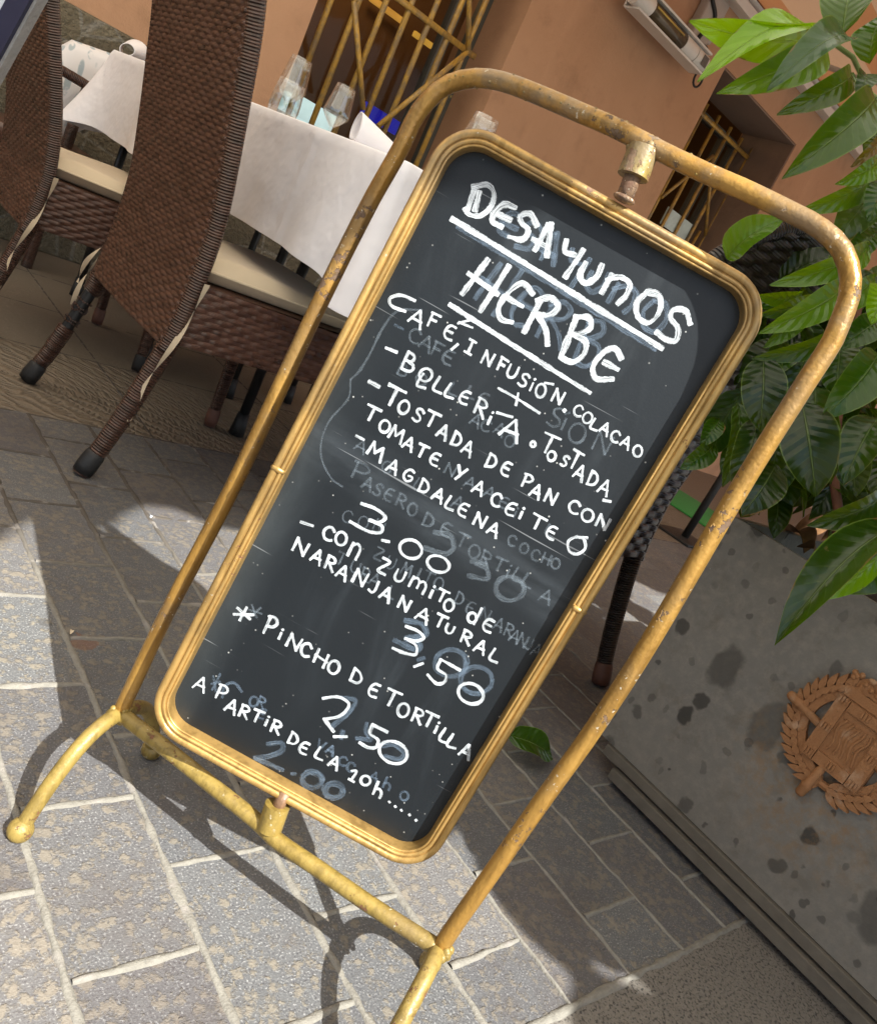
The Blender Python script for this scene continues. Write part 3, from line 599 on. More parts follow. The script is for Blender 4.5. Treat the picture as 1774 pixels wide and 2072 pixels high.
for c, r in (((545, 1135), 50), ((655, 1190), 45)): g1.poly(Z3, [(c[0]+a*r, c[1]+b*r*.8) for a, b in arc(0, 0, 1, 1, 0, 360, 14)], 13)
g1.cut('wiped_lettering', GHOST)
for p in ([(35, 650), (80, 640)], [(45, 610), (60, 690)], [(40, 680), (80, 600)]): g1.poly(Z3, p, 6)
g1.cut('wiped_lettering', GHOST)
g1.poly(Z3, [(90, 720), (105, 660), (150, 645), (190, 690)], 7)
g1.cut('wiped_lettering', GHOST)
g1.word('ORE', [(250, 740), (290, 745), (290, 800)], 45, 50, 6, Z3); g1.word('VACCAhO', [(590, 960), (640, 985), (700, 1040), (740, 1070), (860, 1120), (925, 1160), (1010, 1217)], 45, 45, 6, Z3)
g1.cut('wiped_lettering', GHOST)
g2 = Writer(.00004)
g2.word('PASERO', [(345, 465, 100, 85), (385, 525), (435, 555), (490, 580), (552, 612), (608, 655)], 52, 62, 6, Z2)
g2.cut('faint_lettering', GHOST2)
g2.word('DETORTiLLA', [(690, 712), (778, 755), (862, 812), (920, 868), (980, 905), (1050, 935), (1095, 965), (1140, 985), (1190, 1015), (1285, 1095)], 62, 66, 6, Z2)
g2.cut('faint_lettering', GHOST2)
g2.word('COCHO', [(1112, 812), (1172, 852), (1230, 885), (1285, 905), (1330, 930)], 48, 52, 6, Z2)
g2.cut('faint_lettering', GHOST2)
g2.poly(Z2, [(720, 770), (800, 790), (815, 850), (770, 880), (670, 850)], 12); g2.poly(Z2, [(980, 930), (905, 915)], 11); g2.poly(Z2, [(930, 930), (985, 960), (985, 1005), (890, 990)], 11)
g2.cut('faint_lettering', GHOST2)
g2.poly(Z2, [(1100+a*72, 1055+b*60) for a, b in arc(0, 0, 1, 1, 0, 360, 14)], 11)
g2.cut('faint_lettering', GHOST2)
g2.word('CAFE', [(300, 885), (355, 920), (405, 950), (455, 985)], 62, 66, 6, Z1); g2.word('SiON', [(1335, 190), (1380, 205), (1440, 270), (1570, 320)], 90, 100, 6, Z2)
g2.cut('faint_lettering', GHOST2)
g2.word('BOLLE', [(245, 1045), (330, 1090), (480, 1135), (560, 1150), (620, 1180)], 55, 55, 6, Z1); g2.word('ACAO', [(930, 205), (980, 230), (1050, 250), (1100, 310)], 55, 60, 5, Z2)
g2.cut('faint_lettering', GHOST2)
g2.word('TURALZUMITO', [(250, 905), (320, 945), (370, 985), (420, 1010), (500, 1075), (440, 880), (500, 925), (580, 960), (640, 980), (690, 1000), (740, 1030)], 50, 62, 5, Z2)
g2.cut('faint_lettering', GHOST2)
g2.word('DENARANJA', [(1290, 220), (1345, 265), (1420, 300), (1490, 350), (1540, 380), (1570, 410), (1610, 430), (1645, 450), (1680, 480)], 48, 62, 5, Z3)
g2.cut('faint_lettering', GHOST2)
g2.word('AGLA', [(350, 335), (480, 440), (640, 530), (840, 620)], 60, 60, 5, Z2); g2.word('NAAEiL', [(800, 455), (900, 520), (1000, 570), (1070, 620), (1130, 670), (1300, 760)], 55, 55, 5, Z2)
g2.cut('faint_lettering', GHOST2)
g2.word('CON', [(280, 690), (360, 720), (440, 740)], 55, 60, 4, Z2)
g2.cut('faint_lettering', GHOST2)
for p in ([(225, 275), (290, 295)], [(240, 250), (265, 315)], [(225, 315), (285, 265)]): g2.poly(Z3, p, 6)
g2.cut('faint_lettering', GHOST2)
g2.poly(Z2, [(295, 0), (285, 90), (190, 205), (150, 300), (150, 400), (200, 500), (255, 540)], 5)
g2.cut('faint_lettering', GHOST2)
g2.poly(Z1, [(330, 765), (220, 770), (150, 850), (90, 970), (40, 1050), (0, 1090)], 6)
g2.cut('faint_lettering', GHOST2)
# ---- the writing itself
W = Writer(.00040); title_strokes(W); W.poly(Z1, [(472, 340), (800, 540), (1130, 745), (1452, 945)], 12); W.poly(Z1, [(475, 345), (1440, 930)], 8, False); W.poly(Z1, [(462, 740), (790, 950), (1115, 1152)], 11)
W.build('chalk_lettering', CHALK)
W = Writer(.00040); q = 6.6
W.poly(Z1, [(300, 722), (235, 696), (182, 712), (190, 745), (255, 772)], 8)
W.word('AFE', [(312, 802, 72, 72), (388, 815), (462, 868)], 58, 66, q, Z1); W.poly(Z1, [(500, 828), (570, 808)], 6); W.poly(Z1, [(505, 822), (568, 848)], 6); W.poly(Z1, [(500, 925), (470, 950)], 7)
W.word(['T1', 'N', 'F', 'U', 'S', 'i', 'O', 'N'], [(558, 938), (640, 992), (708, 1022), (755, 1052), (808, 1092), (848, 1112), (886, 1142), (968, 1170)], 50, 62, q, Z1); W.poly(Z1, [(905, 1105), (945, 1112)], 6)
W.cut(); W.poly(Z1, [(165, 942), (215, 962)], 9); W.glyph('B', (275, 1010), 70, 85, 7.5, Z1); W.glyph('O', (350, 1068), 62, 62, q, Z1)
W.word('LLERi', [(742, 25, 62, 75), (800, 55, 62, 70), (872, 88), (955, 142, 70, 80), (1002, 192, 40, 70)], 58, 66, q, Z2); W.glyph('L', (660, 5), 60, 70, q, Z2)
W.glyph('A', (1112, 250), 105, 100, 8, Z2); W.poly(Z2, [(1035, 165), (1112, 188)], 8)
W.word('oTOSTADA', [(1218, 322, 32, 34), (1300, 325, 85, 95), (1310, 385, 45, 48), (1378, 410, 40, 55), (1432, 405, 60, 90), (1455, 468), (1520, 502), (1580, 542)], 55, 72, q, Z2); W.poly(Z2, [(1572, 608), (1608, 615)], 8)
W.cut(); W.poly(Z2, [(1042, 42), (1120, 85), (1250, 168)], 7); W.poly(Z2, [(1142, 68), (1130, 128)], 7)
W.cut(); W.poly(Z2, [(1372, 152), (1378, 158)], 9); W.word('COLACAO', [(1445, 155), (1492, 192), (1528, 225), (1582, 245), (1632, 285), (1688, 315), (1745, 360)], 50, 56, 6, Z2)
W.cut(); W.poly(Z2, [(388, 8), (440, 35)], 9); W.glyph('T', (515, 85), 95, 95, 8.5, Z2); W.word('OSTADADE', [(565, 138), (638, 178), (708, 200, 70, 75), (765, 262), (832, 302), (890, 345), (1008, 412), (1082, 448)], 56, 68, 7, Z2)
W.word('PAN', [(1188, 512), (1235, 562), (1308, 592)], 56, 66, 7, Z2); W.word('CON', [(1425, 642), (1492, 685), (1570, 720)], 64, 62, 7, Z2)
W.cut(); W.word('TOMATE', [(405, 172, 75, 72), (468, 235), (530, 275, 70, 70), (592, 322), (658, 360), (722, 400)], 56, 62, 6.8, Z2); W.word('YACEiTE', [(850, 470), (945, 545), (1032, 605), (1105, 652), (1160, 672, 40, 60), (1242, 722, 75, 68), (1310, 770)], 58, 64, 6.8, Z2)
W.poly(Z2, [(1440, 790), (1395, 815), (1400, 865), (1440, 880), (1480, 850), (1470, 800), (1425, 795), (1490, 798)], 7.5)
W.cut(); W.poly(Z2, [(325, 282), (362, 302)], 8); W.word('MAGDALENA', [(425, 362, 80, 72), (512, 438), (590, 482), (668, 540), (742, 582), (800, 622), (865, 655), (950, 710), (1020, 755)], 58, 64, 6.8, Z2)
W.cut(); W.poly(Z2, [(350, 625), (420, 650), (472, 695), (440, 720), (390, 708)], 8); W.poly(Z2, [(395, 708), (455, 740), (450, 770), (385, 765), (292, 715)], 8); W.poly(Z2, [(455, 810), (490, 818)], 8)
for c, rx, ry in (((600, 855), 62, 44), ((738, 930), 62, 38)): W.poly(Z2, [(c[0]+a*rx*.88-b*ry*.3, c[1]+a*rx*.3+b*ry) for a, b in arc(0, 0, 1, 1, -60, 310, 16)], 8)
W.cut(); W.poly(Z2, [(45, 718), (105, 738)], 8); W.word('COn', [(185, 775), (248, 802), (318, 862, 62, 80)], 62, 66, 7, Z2); W.word(['Z', 'U', 'm', 'i', 'T', 'O'], [(465, 942, 55, 75), (545, 990), (638, 1035, 85, 62), (708, 1070, 40, 66), (760, 1092), (792, 1140)], 54, 60, 7, Z2)
W.word('dE', [(1362, 305, 60, 75), (1435, 352)], 62, 64, 7, Z3)
W.cut(); W.word('NARANJA', [(45, 845, 75, 70), (130, 892), (195, 928), (258, 972), (345, 1000, 70, 70), (415, 1045), (478, 1082)], 58, 66, 7, Z2)
W.word('NATURAL', [(1012, 245), (1108, 302, 70, 66), (1195, 332), (1240, 372, 45, 45), (1325, 415), (1398, 462), (1466, 505)], 58, 62, 7, Z3)
W.cut(); W.poly(Z3, [(1018, 358), (1075, 380), (1110, 415), (1075, 432), (1015, 420)], 8); W.poly(Z3, [(1020, 420), (1070, 455), (1068, 500), (1010, 492), (952, 468)], 8); W.poly(Z3, [(1105, 545), (1060, 562)], 7)
W.poly(Z3, [(1195, 525), (1292, 580)], 8); W.poly(Z3, [(1195, 525), (1178, 572), (1222, 605), (1212, 640), (1175, 648), (1128, 603)], 8)
for c, rx, ry in (((1346, 698), 66, 50), ((955, 995), 74, 54)): W.poly(Z3, [(c[0]+a*rx*.95-b*ry*.15, c[1]+a*rx*.25+b*ry) for a, b in arc(0, 0, 1, 1, -60, 310, 16)], 8.5)
W.cut()
for p in ([(150, 297), (250, 300)], [(215, 262), (180, 328)], [(168, 265), (232, 322)]): W.poly(Z3, p, 7.5)
W.word('PiNCHO', [(336, 356, 62, 92), (388, 396, 36, 55), (455, 440, 70, 66), (515, 475), (590, 520, 75, 70), (655, 565)], 60, 66, 7.5, Z3); W.word('DETORTiLLA', [(770, 615, 70, 66), (858, 680), (950, 722, 75, 80), (1005, 782), (1080, 812), (1140, 832, 70, 70), (1175, 868, 40, 60), (1215, 910), (1255, 938), (1325, 988)], 60, 68, 7.2, Z3)
W.cut(); W.poly(Z3, [(600, 722), (680, 715), (732, 752), (690, 808), (605, 828)], 8.5); W.poly(Z3, [(605, 826), (655, 890)], 8.5); W.poly(Z3, [(655, 915), (720, 915)], 8)
W.poly(Z3, [(850, 855), (925, 892)], 8.5); W.poly(Z3, [(850, 855), (838, 900), (878, 932), (868, 968), (828, 970), (785, 945)], 8.5)
W.cut(); W.glyph('A', (408, 1383), 26, 27, 5.6); W.word('PARTiR', [(90, 692, 60, 72), (142, 762, 60, 66), (205, 790), (270, 812), (318, 835, 36, 52), (365, 868)], 55, 60, 6.6, Z3); W.word('DELA', [(452, 928), (505, 972), (585, 1000), (660, 1045)], 55, 58, 6.6, Z3)
W.word('1Oh', [(757, 1112), (815, 1137, 52, 48), (880, 1190, 55, 55)], 52, 56, 6.4, Z3)
for p in ((935, 1245), (965, 1268), (996, 1287), (1037, 1310), (1070, 1337)): W.poly(Z3, [(p[0]-2, p[1]-2), (p[0]+2, p[1]+3)], 6.5)
W.build('chalk_lettering', CHALK)

# ------------------------------------------------------------------ wicker
def weave(S, Lu, Lv, pu=.040, pv=.0088, A=.0024, wrap=False):
    """S(u[m], v[m]) -> (points, normals); basket weave pushed out of the surface"""
    nb = max(2, round(Lu/pu)); nr = max(2, round(Lv/pv)); nu = nb*8; nv = nr*6
    u = np.linspace(0, 1, nu+1); v = np.linspace(0, 1, nv+1); U, Vv = np.meshgrid(u, v)
    P, N = S(U, Vv); ub = U*nb; vb = Vv*nr; r = np.minimum(np.floor(vb+1e-6), nr-1); fv = np.clip(vb-r, 0, 1)
    ph = 2*math.pi*(ub+.5*np.mod(r, 2)); over = np.clip(np.cos(ph)*2.2+.75, -1, 1); rowp = np.sqrt(np.clip(1-(2*fv-1)**2*.95, 0, 1))
    strand = A*(over*.75)+A*1.15*rowp-A*.75
    stake = A*.35*np.clip(-over, 0, 1)-A*.75
    h = np.maximum(strand, stake); P = P+N*h[..., None]
    return P, np.stack([ub, vb], -1)
def interp_prof(tab):
    tab = np.array(tab); return lambda z: np.interp(z, tab[:, 0], tab[:, 1])
BACKX = [(0, 0), (.12, .045), (.215, .063), (.30, .082), (.36, .088), (.424, .092), (.53, .090), (.64, .073), (.76, .050), (.83, .036), (.89, .020), (.99, -.012)]
bx = np.array(smooth_line(np.array(BACKX), 60))
def make_chair(label, wm, wrapm, group, topr=.09, height=.985, damaged=True, capm=None, ties=True, lean=0.0, pk=1.0):
    t = thing('wicker_chair', label, 'chair', group=group); hw = .232
    xz = lambda z: np.interp(z, bx[:, 0], bx[:, 1])-lean*np.clip((np.asarray(z)-.42)/.36, 0, 2)
    z0 = .288; th = .014
    def halfw(z):
        w = np.full_like(z, hw)*(1+.02*np.clip((z-.4)/.6, 0, 1)); q = np.clip((z-(height-topr))/topr, 0, 1); return w-topr*(1-np.sqrt(1-q*q*.985))
    def S(U, V):
        # closed loop round the panel: back face, right edge, front face, left edge
        z = z0+(height-z0)*V; w = halfw(z); dz = 1e-3; tx = (xz(z+dz)-xz(z-dz))/(2*dz)
        a = U*2*math.pi; # superellipse section
        ca, sa = np.cos(a), np.sin(a); e = .18
        yy = w*np.sign(ca)*np.abs(ca)**e*1.0; xx = th*np.sign(sa)*np.abs(sa)**(.55)
        # spread the parameter evenly: use arc-like mapping
        per = (U % 1.0)*4; k = np.floor(per); f = per-k
        y2 = np.select([k == 0, k == 1, k == 2, k == 3], [w*(1-2*f), -w, -w*(1-2*f), w], w)
        y2 = np.clip(y2, -w, w); edge = np.clip((w-np.abs(y2))/th, 0, 1)
        bulge = np.sqrt(np.clip(1-(1-edge)**2, 0, 1))
        dish = .010*(1-(y2/np.maximum(w, .05))**2)
        side = np.select([k == 0, k == 2], [-1., 1.], 0.)
        sx = np.where(k == 1, -np.cos(f*math.pi), np.where(k == 3, np.cos(f*math.pi), side*1.0))
        sx = np.where((k == 0) | (k == 2), side*bulge.clip(.0, 1), 0*sx)
        yo = np.where(k == 1, -th*.0, 0)
        X = xz(z)+dish*0-0.004+th*sx+dish*-.6
        n_y = np.where(edge < 1, np.sign(y2)*(1-edge), 0); n_x = np.where(side == 0, 0, side)
        N = np.stack([n_x*np.maximum(bulge, .15), n_y, -tx*n_x], -1); N /= np.linalg.norm(N, axis=-1)[..., None]+1e-9
        return np.stack([X, y2, z], -1), N
    # two faces only (the edges close against each other)
    mb = MB()
    for k in (0, 2):
        def Sf(U, V, k=k): return S((k+np.clip(U, 1e-4, 1-1e-4))/4, V)
        P, UV = weave(Sf, 2*hw, height-z0, .040*pk, .0088*pk, .0024*pk); mb.grid(P, UV)
    mb.build('backrest', wm, t)
    # rolled edges of the back, wrapped
    er = MB(); zz = np.linspace(z0-.01, height-topr, 40); 
    for sg in (-1, 1): er.tube([(xz(z)-.004, sg*(halfw(np.array([z]))[0]-.004), z) for z in zz], .0155, 12)
    aa = np.linspace(0, math.pi, 22); wt = hw*1.02
    arcp = [(xz(height-topr+topr*math.sin(min(a, math.pi-a)))-.004, -(wt-topr-.0)*np.sign(math.cos(a))*1.0-(topr-.004)*math.cos(a), height-topr+(topr-.004)*math.sin(a)) for a in aa]
    er.tube(arcp, .0155, 12); er.build('back_edge', wrapm, t)
    # seat box
    mb = MB(); x0, x1, za, zb = .085, .475, .296, .418; fw = .222
    for sg in (-1, 1):
        def Ss(U, V, sg=sg):
            x = x0+(x1-x0)*U; y = sg*(hw-.006-(hw-fw)*U); z = za+(zb-za)*V-.004*U
            return np.stack([x, y+0*z, z], -1), np.stack([0*x, sg+0*x, 0*x], -1)
        P, UV = weave(Ss, x1-x0, zb-za, .042, .0098, .0022); mb.grid(P, UV)
    def Sfr(U, V):
        y = -fw+2*fw*U; z = za+(zb-za)*V; return np.stack([x1+0*y, y, z], -1), np.stack([1+0*y, 0*y, 0*y], -1)
    P, UV = weave(Sfr, 2*fw, zb-za, .042, .0098, .0022); mb.grid(P, UV)
    mb.add([(x0, -hw+.008, zb), (x1, -fw+.002, zb), (x1, fw-.002, zb), (x0, hw-.008, zb)], [(0, 1, 2, 3)]); mb.add([(x0, -hw+.008, za), (x1, -fw+.002, za), (x1, fw-.002, za), (x0, hw-.008, za)], [(3, 2, 1, 0)])
    mb.build('seat_base', wm, t)
    # cushion
    cu = MB(); nx, ny = 22, 24; lo = np.array([.093, -.205]); hi = np.array([.475, .205]); rowsP = []
    def cush(u, v, top):
        x = lo[0]+(hi[0]-lo[0])*u; y = lo[1]+(hi[1]-lo[1])*v; e = min(u, 1-u, v, 1-v); k = min(1, e/.10); k = math.sqrt(max(0, 1-(1-k)**2))
        z = .444+(.024*k+.004*math.sin(u*7+v*3)*k if top else -.025*k); return (x, y, z)
    for top in (True, False): cu.grid([[cush(i/nx, j/ny, top) for j in range(ny+1)] for i in range(nx+1)])
    c = cu.build('cushion', CUSH, t)
    pi_ = MB(); loop = [cush(u, 0, 1) for u in np.linspace(0, 1, 14)]+[cush(1, v, 1) for v in np.linspace(0, 1, 14)[1:]]+[cush(u, 1, 1) for u in np.linspace(1, 0, 14)[1:]]+[cush(0, v, 1) for v in np.linspace(1, 0, 14)[1:-1]]
    pi_.tube(loop, .0032, 8, closed=True); pi_.build('piping', CUSH, c)
    # legs
    def leg(pts, r, dam, cap, caph=.055):
        pts = smooth_line(pts, 40); o = MB()
        if dam:
            o.tube(pts, [x*.72 for x in np.linspace(*r, 40)], 12); lg = o.build('leg', BLKST, t); wr = MB()
            for a, b in ((0, 9), (20, 34)):
                seg = pts[a:b]; wr.tube(seg+rng.normal(0, .0006, seg.shape), np.linspace(r[0], r[1], 40)[a:b]*1.02, 12)
            for q in (11, 13, 14, 17, 18, 35, 36):
                cpt = pts[q]; tt = pts[q+1]-pts[q-1]; tt /= np.linalg.norm(tt); aa = np.cross(tt, (1, .3, 0)); aa /= np.linalg.norm(aa); bb = np.cross(tt, aa)
                wr.tube([cpt+(aa*math.cos(s)+bb*math.sin(s))*.0165+tt*rng.uniform(-.004, .004)*math.sin(s) for s in np.linspace(0, 6.28, 17)[:-1]], .0021, 6, closed=True)
            wr.build('cane_wrap', wrapm, lg)
        else:
            o.tube(pts, np.linspace(*r, 40), 14); lg = o.build('leg', wrapm, t)
        d = (pts[-1]-pts[-4]); d /= np.linalg.norm(d); e = pts[-1]; cp = MB()
        cp.tube([e-d*caph, e-d*caph*.8, e-d*.02, e-d*.004], [r[1]*.95, r[1]*1.16, r[1]*1.22, r[1]*1.12], 14); cp.build('foot_cap', cap, lg)
    cm = capm or BLACKR
    leg([(.084, -.218, .31), (.063, -.222, .215), (.03, -.228, .09), (0, -.2305, .002)], (.0195, .0170), False, cm)
    leg([(.084, .218, .31), (.063, .222, .215), (.03, .228, .09), (0, .2305, .002)], (.0195, .0170), damaged, BLACKR)
    for sg in (-1, 1): leg([(.445, sg*.200, .31), (.448, sg*.200, .15), (.452, sg*.200, .002)], (.0175, .0145), False, capm or (BLACKR if sg < 0 else CAPBR))
    if ties:
        for sg, sh in ((-1, 0), (1, 1)):
            rb = MB()
            for q in range(1+sh):
                z1 = .425; z2 = .130+.05*q+(.0 if sg < 0 else .07); n = 34; P = []; y0 = sg*(hw+.012+.014*q); 
                for i in range(n):
                    f = i/(n-1); z = z1+(z2-z1)*f; tw = (f*5.5+q)*1.25; wv = .0056; cx = .100-.055*f+.006*math.sin(f*7); cy = y0+.004*math.sin(f*9+q)
                    P.append([(cx-wv*math.cos(tw), cy-wv*math.sin(tw)*.7, z), (cx+wv*math.cos(tw), cy+wv*math.sin(tw)*.7, z+.001)])
                rb.grid(P)
            o = rb.build('tie_ribbon', TIE, c)
    return t
GRP = 'brown wicker chairs along the tables'
ch1 = make_chair('brown wicker chair nearest the chalkboard, back turned, one rear leg with unravelled wrapping', WIC, WRAP, GRP)
ch1.location = (.589, 1.6855, 0)
ch2 = make_chair('brown wicker chair cut by the left photo edge, partly behind the white menu panel', WIC, WRAP, GRP, lean=.050)
ch2.location = (.497, 2.41, 0)
ch3 = make_chair('dark wicker chair half hidden by the planted bush, with a worn brown leg tip', WICD, WRAPD, None, topr=.20, height=.94, damaged=False, capm=CAPBR, ties=False, lean=.03, pk=1.7)
ch3.location = (1.285, .764, 0); ch3.rotation_euler = (0, 0, math.radians(95))

# ------------------------------------------------------------------ tables and cloths
TZ = .772
def table(x0, x1, y0, y1, label, legs):
    t = thing('dining_table', label, 'table', ((x0+x1)/2, (y0+y1)/2, 0), group='white-clothed dining tables'); rl = ((x0+x1)/2, (y0+y1)/2, 0)
    MB().box((x0, y0, TZ-.03), (x1, y1, TZ-.004), bev=.004).build('tabletop', BLKST, t, rel=rl)
    for (x, y) in legs:
        m = MB(); m.tube([(x, y, .0), (x, y, .4), (x+.01, y, TZ-.03)], .0135, 12); lg = m.build('leg', BLKST, t, rel=rl); MB().tube([(x, y, .002), (x, y, .03), (x, y, .065)], [.021, .019, .016], 12).build('foot_cap', BLACKR, lg, rel=rl)
    return t
def cloth(x0, x1, y0, y1, drop, label, corner=.06, flare=.05, seed=0, crease=None):
    r = np.random.default_rng(seed); per = []; rc = .012
    for cx, cy, a0 in ((x1-rc, y0+rc, -90), (x1-rc, y1-rc, 0), (x0+rc, y1-rc, 90), (x0+rc, y0+rc, 180)):
        for i in range(9): a = math.radians(a0+90*i/8); per.append((cx+rc*math.cos(a), cy+rc*math.sin(a), math.cos(a), math.sin(a)))
    Q = []
    for i in range(len(per)):
        p, q = np.array(per[i]), np.array(per[(i+1) % len(per)]); L = np.linalg.norm((q-p)[:2]); k = max(1, int(L/.012))
        for j in range(k): Q.append(p+(q-p)*j/k)
    Q = np.array(Q); n = len(Q); s = np.r_[0, np.cumsum(np.linalg.norm(np.diff(Q[:, :2], axis=0), axis=1))]; P = []
    cd = np.min([np.hypot(Q[:, 0]-a, Q[:, 1]-b) for a in (x0, x1) for b in (y0, y1)], axis=0); cf = np.exp(-(cd/.07)**2)
    wav = .006*np.sin(s*19+r.uniform(0, 6))+.006*np.sin(s*31+1)
    P.append([((x0+x1)/2+(q[0]-(x0+x1)/2)*.02, (y0+y1)/2+(q[1]-(y0+y1)/2)*.02, TZ) for q in Q])
    P.append([(q[0]-q[2]*.02, q[1]-q[3]*.02, TZ+.0005) for q in Q])
    for a in np.linspace(0, 1.3, 6): P.append([(q[0]-q[2]*.006*(1-math.sin(a)), q[1]-q[3]*.006*(1-math.sin(a)), TZ-.006*(1-math.cos(a))) for q in Q])
    m = 26
    for i in range(1, m+1):
        f = i/m; d = drop*f
        row = []
        for j, q in enumerate(Q):
            out = flare*f**1.3*cf[j]+wav[j]*f**1.2+.003+.010*f; dd = d*(1+corner/drop*cf[j]+.02*math.sin(s[j]*5+seed)*f); cr = 0
            if crease is not None:
                for (ax, pos) in crease:
                    e = abs(q[ax]-pos)
                    if e < .02 and abs(q[2+1-ax]) > .9: cr += .0035*(1-e/.02)
            row.append((q[0]+q[2]*(out+cr), q[1]+q[3]*(out+cr), TZ-.005-dd))
        P.append(row)
    last = P[-1]; P.append([(x, y, z-.001) for x, y, z in last])
    o = MB().grid(P, wrap=True).build('tablecloth', LINEN); m = o.modifiers.new('thick', 'SOLIDIFY'); m.thickness = .0012; m.offset = 0
    o.location = (0, 0, .001); return tag(o, label, 'tablecloth', 'white tablecloths')
table(.90, 1.60, 1.30, 2.10, 'dark-legged dining table under the white cloth beside the chalkboard', [(1.113, 1.867), (1.227, 2.19), (1.50, 1.45), (1.50, 1.95)])
table(.90, 1.60, 2.24, 2.98, 'far dining table hidden under the second white cloth near the wall', [(.96, 2.9), (1.5, 2.9), (1.5, 2.3), (1.0, 2.32)])
cloth(.872, 1.62, 1.275, 2.12, .238, 'white tablecloth with a pressed crease, hanging nearest the chalkboard', seed=1, crease=[(1, 1.595)], corner=.040, flare=.022)
cloth(.872, 1.62, 2.20, 3.0, .235, 'white tablecloth draped over the far table beside the stone plinth', seed=3, corner=.03, flare=.10)
def napkin(c, rz, sz, label):
    P = []; n = 28; m = 12
    for i in range(n):
        a = -2.5+5.0*i/(n-1); row = []
        for j in range(m):
            f = j/(m-1); r = sz*(.50-.22*f)*(1+.16*math.sin(a*1.5)); x = f*sz*1.25-.02; row.append((x*math.cos(.2), r*math.sin(a)*1.0, max(.001, sz*.42*(1-.35*f)+r*.85*math.cos(a))))
        P.append(row)
    o = MB().grid(P).build('napkin', LINEN); mo = o.modifiers.new('thick', 'SOLIDIFY'); mo.thickness = .0025; o.location = c; o.rotation_euler = (0, 0, rz); return tag(o, label, 'napkin', 'folded white napkins')
p = PZ((722, 262), TZ+.03)
napkin((PX((735, 275), .955)[0], PX((735, 275), .955)[1], TZ+.003), math.radians(-18), .075, 'white napkin rolled into a tube beside the wine glasses on the near table')
q = PX((268, 105), 1.0); napkin((q[0], q[1], TZ+.003), math.radians(-120), .085, 'white napkin folded on the far table, between the two chair backs')
def wineglass(loc, label, s=1.0, stem=True):
    pr = [(.0, 0), (.036, .0), (.034, .003), (.006, .007), (.0042, .014), (.004, .075), (.008, .083), (.028, .102), (.046, .122), (.0475, .130), (.0455, .142), (.0385, .190), (.0340, .222), (.0333, .222), (.0378, .190), (.0447, .142), (.0465, .130), (.045, .1225), (.027, .104), (.006, .086), (.0, .084)]
    if not stem: pr = [(0, 0), (.030, 0), (.037, .012), (.041, .035), (.040, .055), (.035, .10), (.0343, .10), (.039, .055), (.0398, .036), (.035, .014), (.028, .005), (0, .005)]
    pr = np.array(pr); o = MB().lathe([(a*s, b*s) for a, b in pr], seg=36).build('wine_glass' if stem else 'water_glass', GLASS); o.location = loc
    return tag(o, label, 'glass', 'glasses on the near table')
def gl(px, zr, ht, lab, s, stem=True):
    q = PZ(px, zr); wineglass((q[0], q[1], TZ+.002), lab, s, stem)
gl((612, 120), TZ+.205, .2, 'tall wine glass standing furthest left, seen against the peach wall', .92)
gl((702, 176), TZ+.195, .2, 'wine glass standing directly behind the rolled napkin', .87)
gl((985, 238), TZ+.185, .2, 'wine glass showing only its rim above the top left corner of the chalkboard', .83)
q = PX((575, 215), 1.02); wineglass((q[0], q[1], TZ+.002), 'short water glass in front of the leftmost wine glass', .95, False)

# ------------------------------------------------------------------ building
WY = 3.5
BLD = thing('restaurant_building', 'peach stucco restaurant front with brass-barred windows and stone plinth', 'building', (2, WY, 0)); brl = (2, WY, 0)
def wx(px, y=WY): return PY(px, y)
wl_, wr_ = wx((608, 95))[0], wx((1050, 60), WY)[0]
w1 = (wl_, wr_, .862, 2.35)
n0 = wx((1469, 133)); n1 = wx((1609, 295)); w2 = (n0[0], n1[0], .9, (n0[2]+n1[2])/2)
WT = .45
mb = MB()
def wallbox(x0, x1, z0, z1): mb.box((x0, WY, z0), (x1, WY+WT, z1))
ZTOP = 3.2
wallbox(-4, w1[0], .86, ZTOP); wallbox(w1[0], w1[1], w1[3], ZTOP); wallbox(w1[1], w2[0], .86, ZTOP); wallbox(w2[0], w2[1], w2[3], ZTOP); wallbox(w2[0], w2[1], 0, w2[2]); wallbox(w2[1], 12, 0, ZTOP); wallbox(w2[0]-.6, w2[0], 0, .86)
mb.build('wall', STUC, BLD, smooth=False, rel=brl)
mb = None; pm = MB().box((-4, WY-.035, 0), (w2[0]-.6, WY+WT, .858), bev=.01); pm.build('plinth', STONE, BLD, rel=brl)
# reveal lining of the recessed window
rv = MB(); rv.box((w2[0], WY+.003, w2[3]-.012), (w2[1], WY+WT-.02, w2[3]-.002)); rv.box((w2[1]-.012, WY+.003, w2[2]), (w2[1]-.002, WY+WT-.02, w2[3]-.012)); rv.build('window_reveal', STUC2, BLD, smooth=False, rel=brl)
def barat(mb, a, b, r=.011): mb.tube([a, (np.array(a)+np.array(b))/2, b], r, 8)
def grille(win, y, x0, x1, z0, z1, nb, r, seedpat):
    m = MB()
    for i in range(nb+1):
        x = x0+(x1-x0)*i/nb; barat(m, (x, y, z0), (x, y, z1), r)
    for z in seedpat['h']: m.box((x0-.06, y-.016, z-.013), (x1+.06, y-.006, z+.013))
    for (xa, za, xb, zb) in seedpat['d']: barat(m, (xa, y-.018, za), (xb, y-.018, zb), r*.95)
    m.build('grille', GOLDB, win, rel=brl)
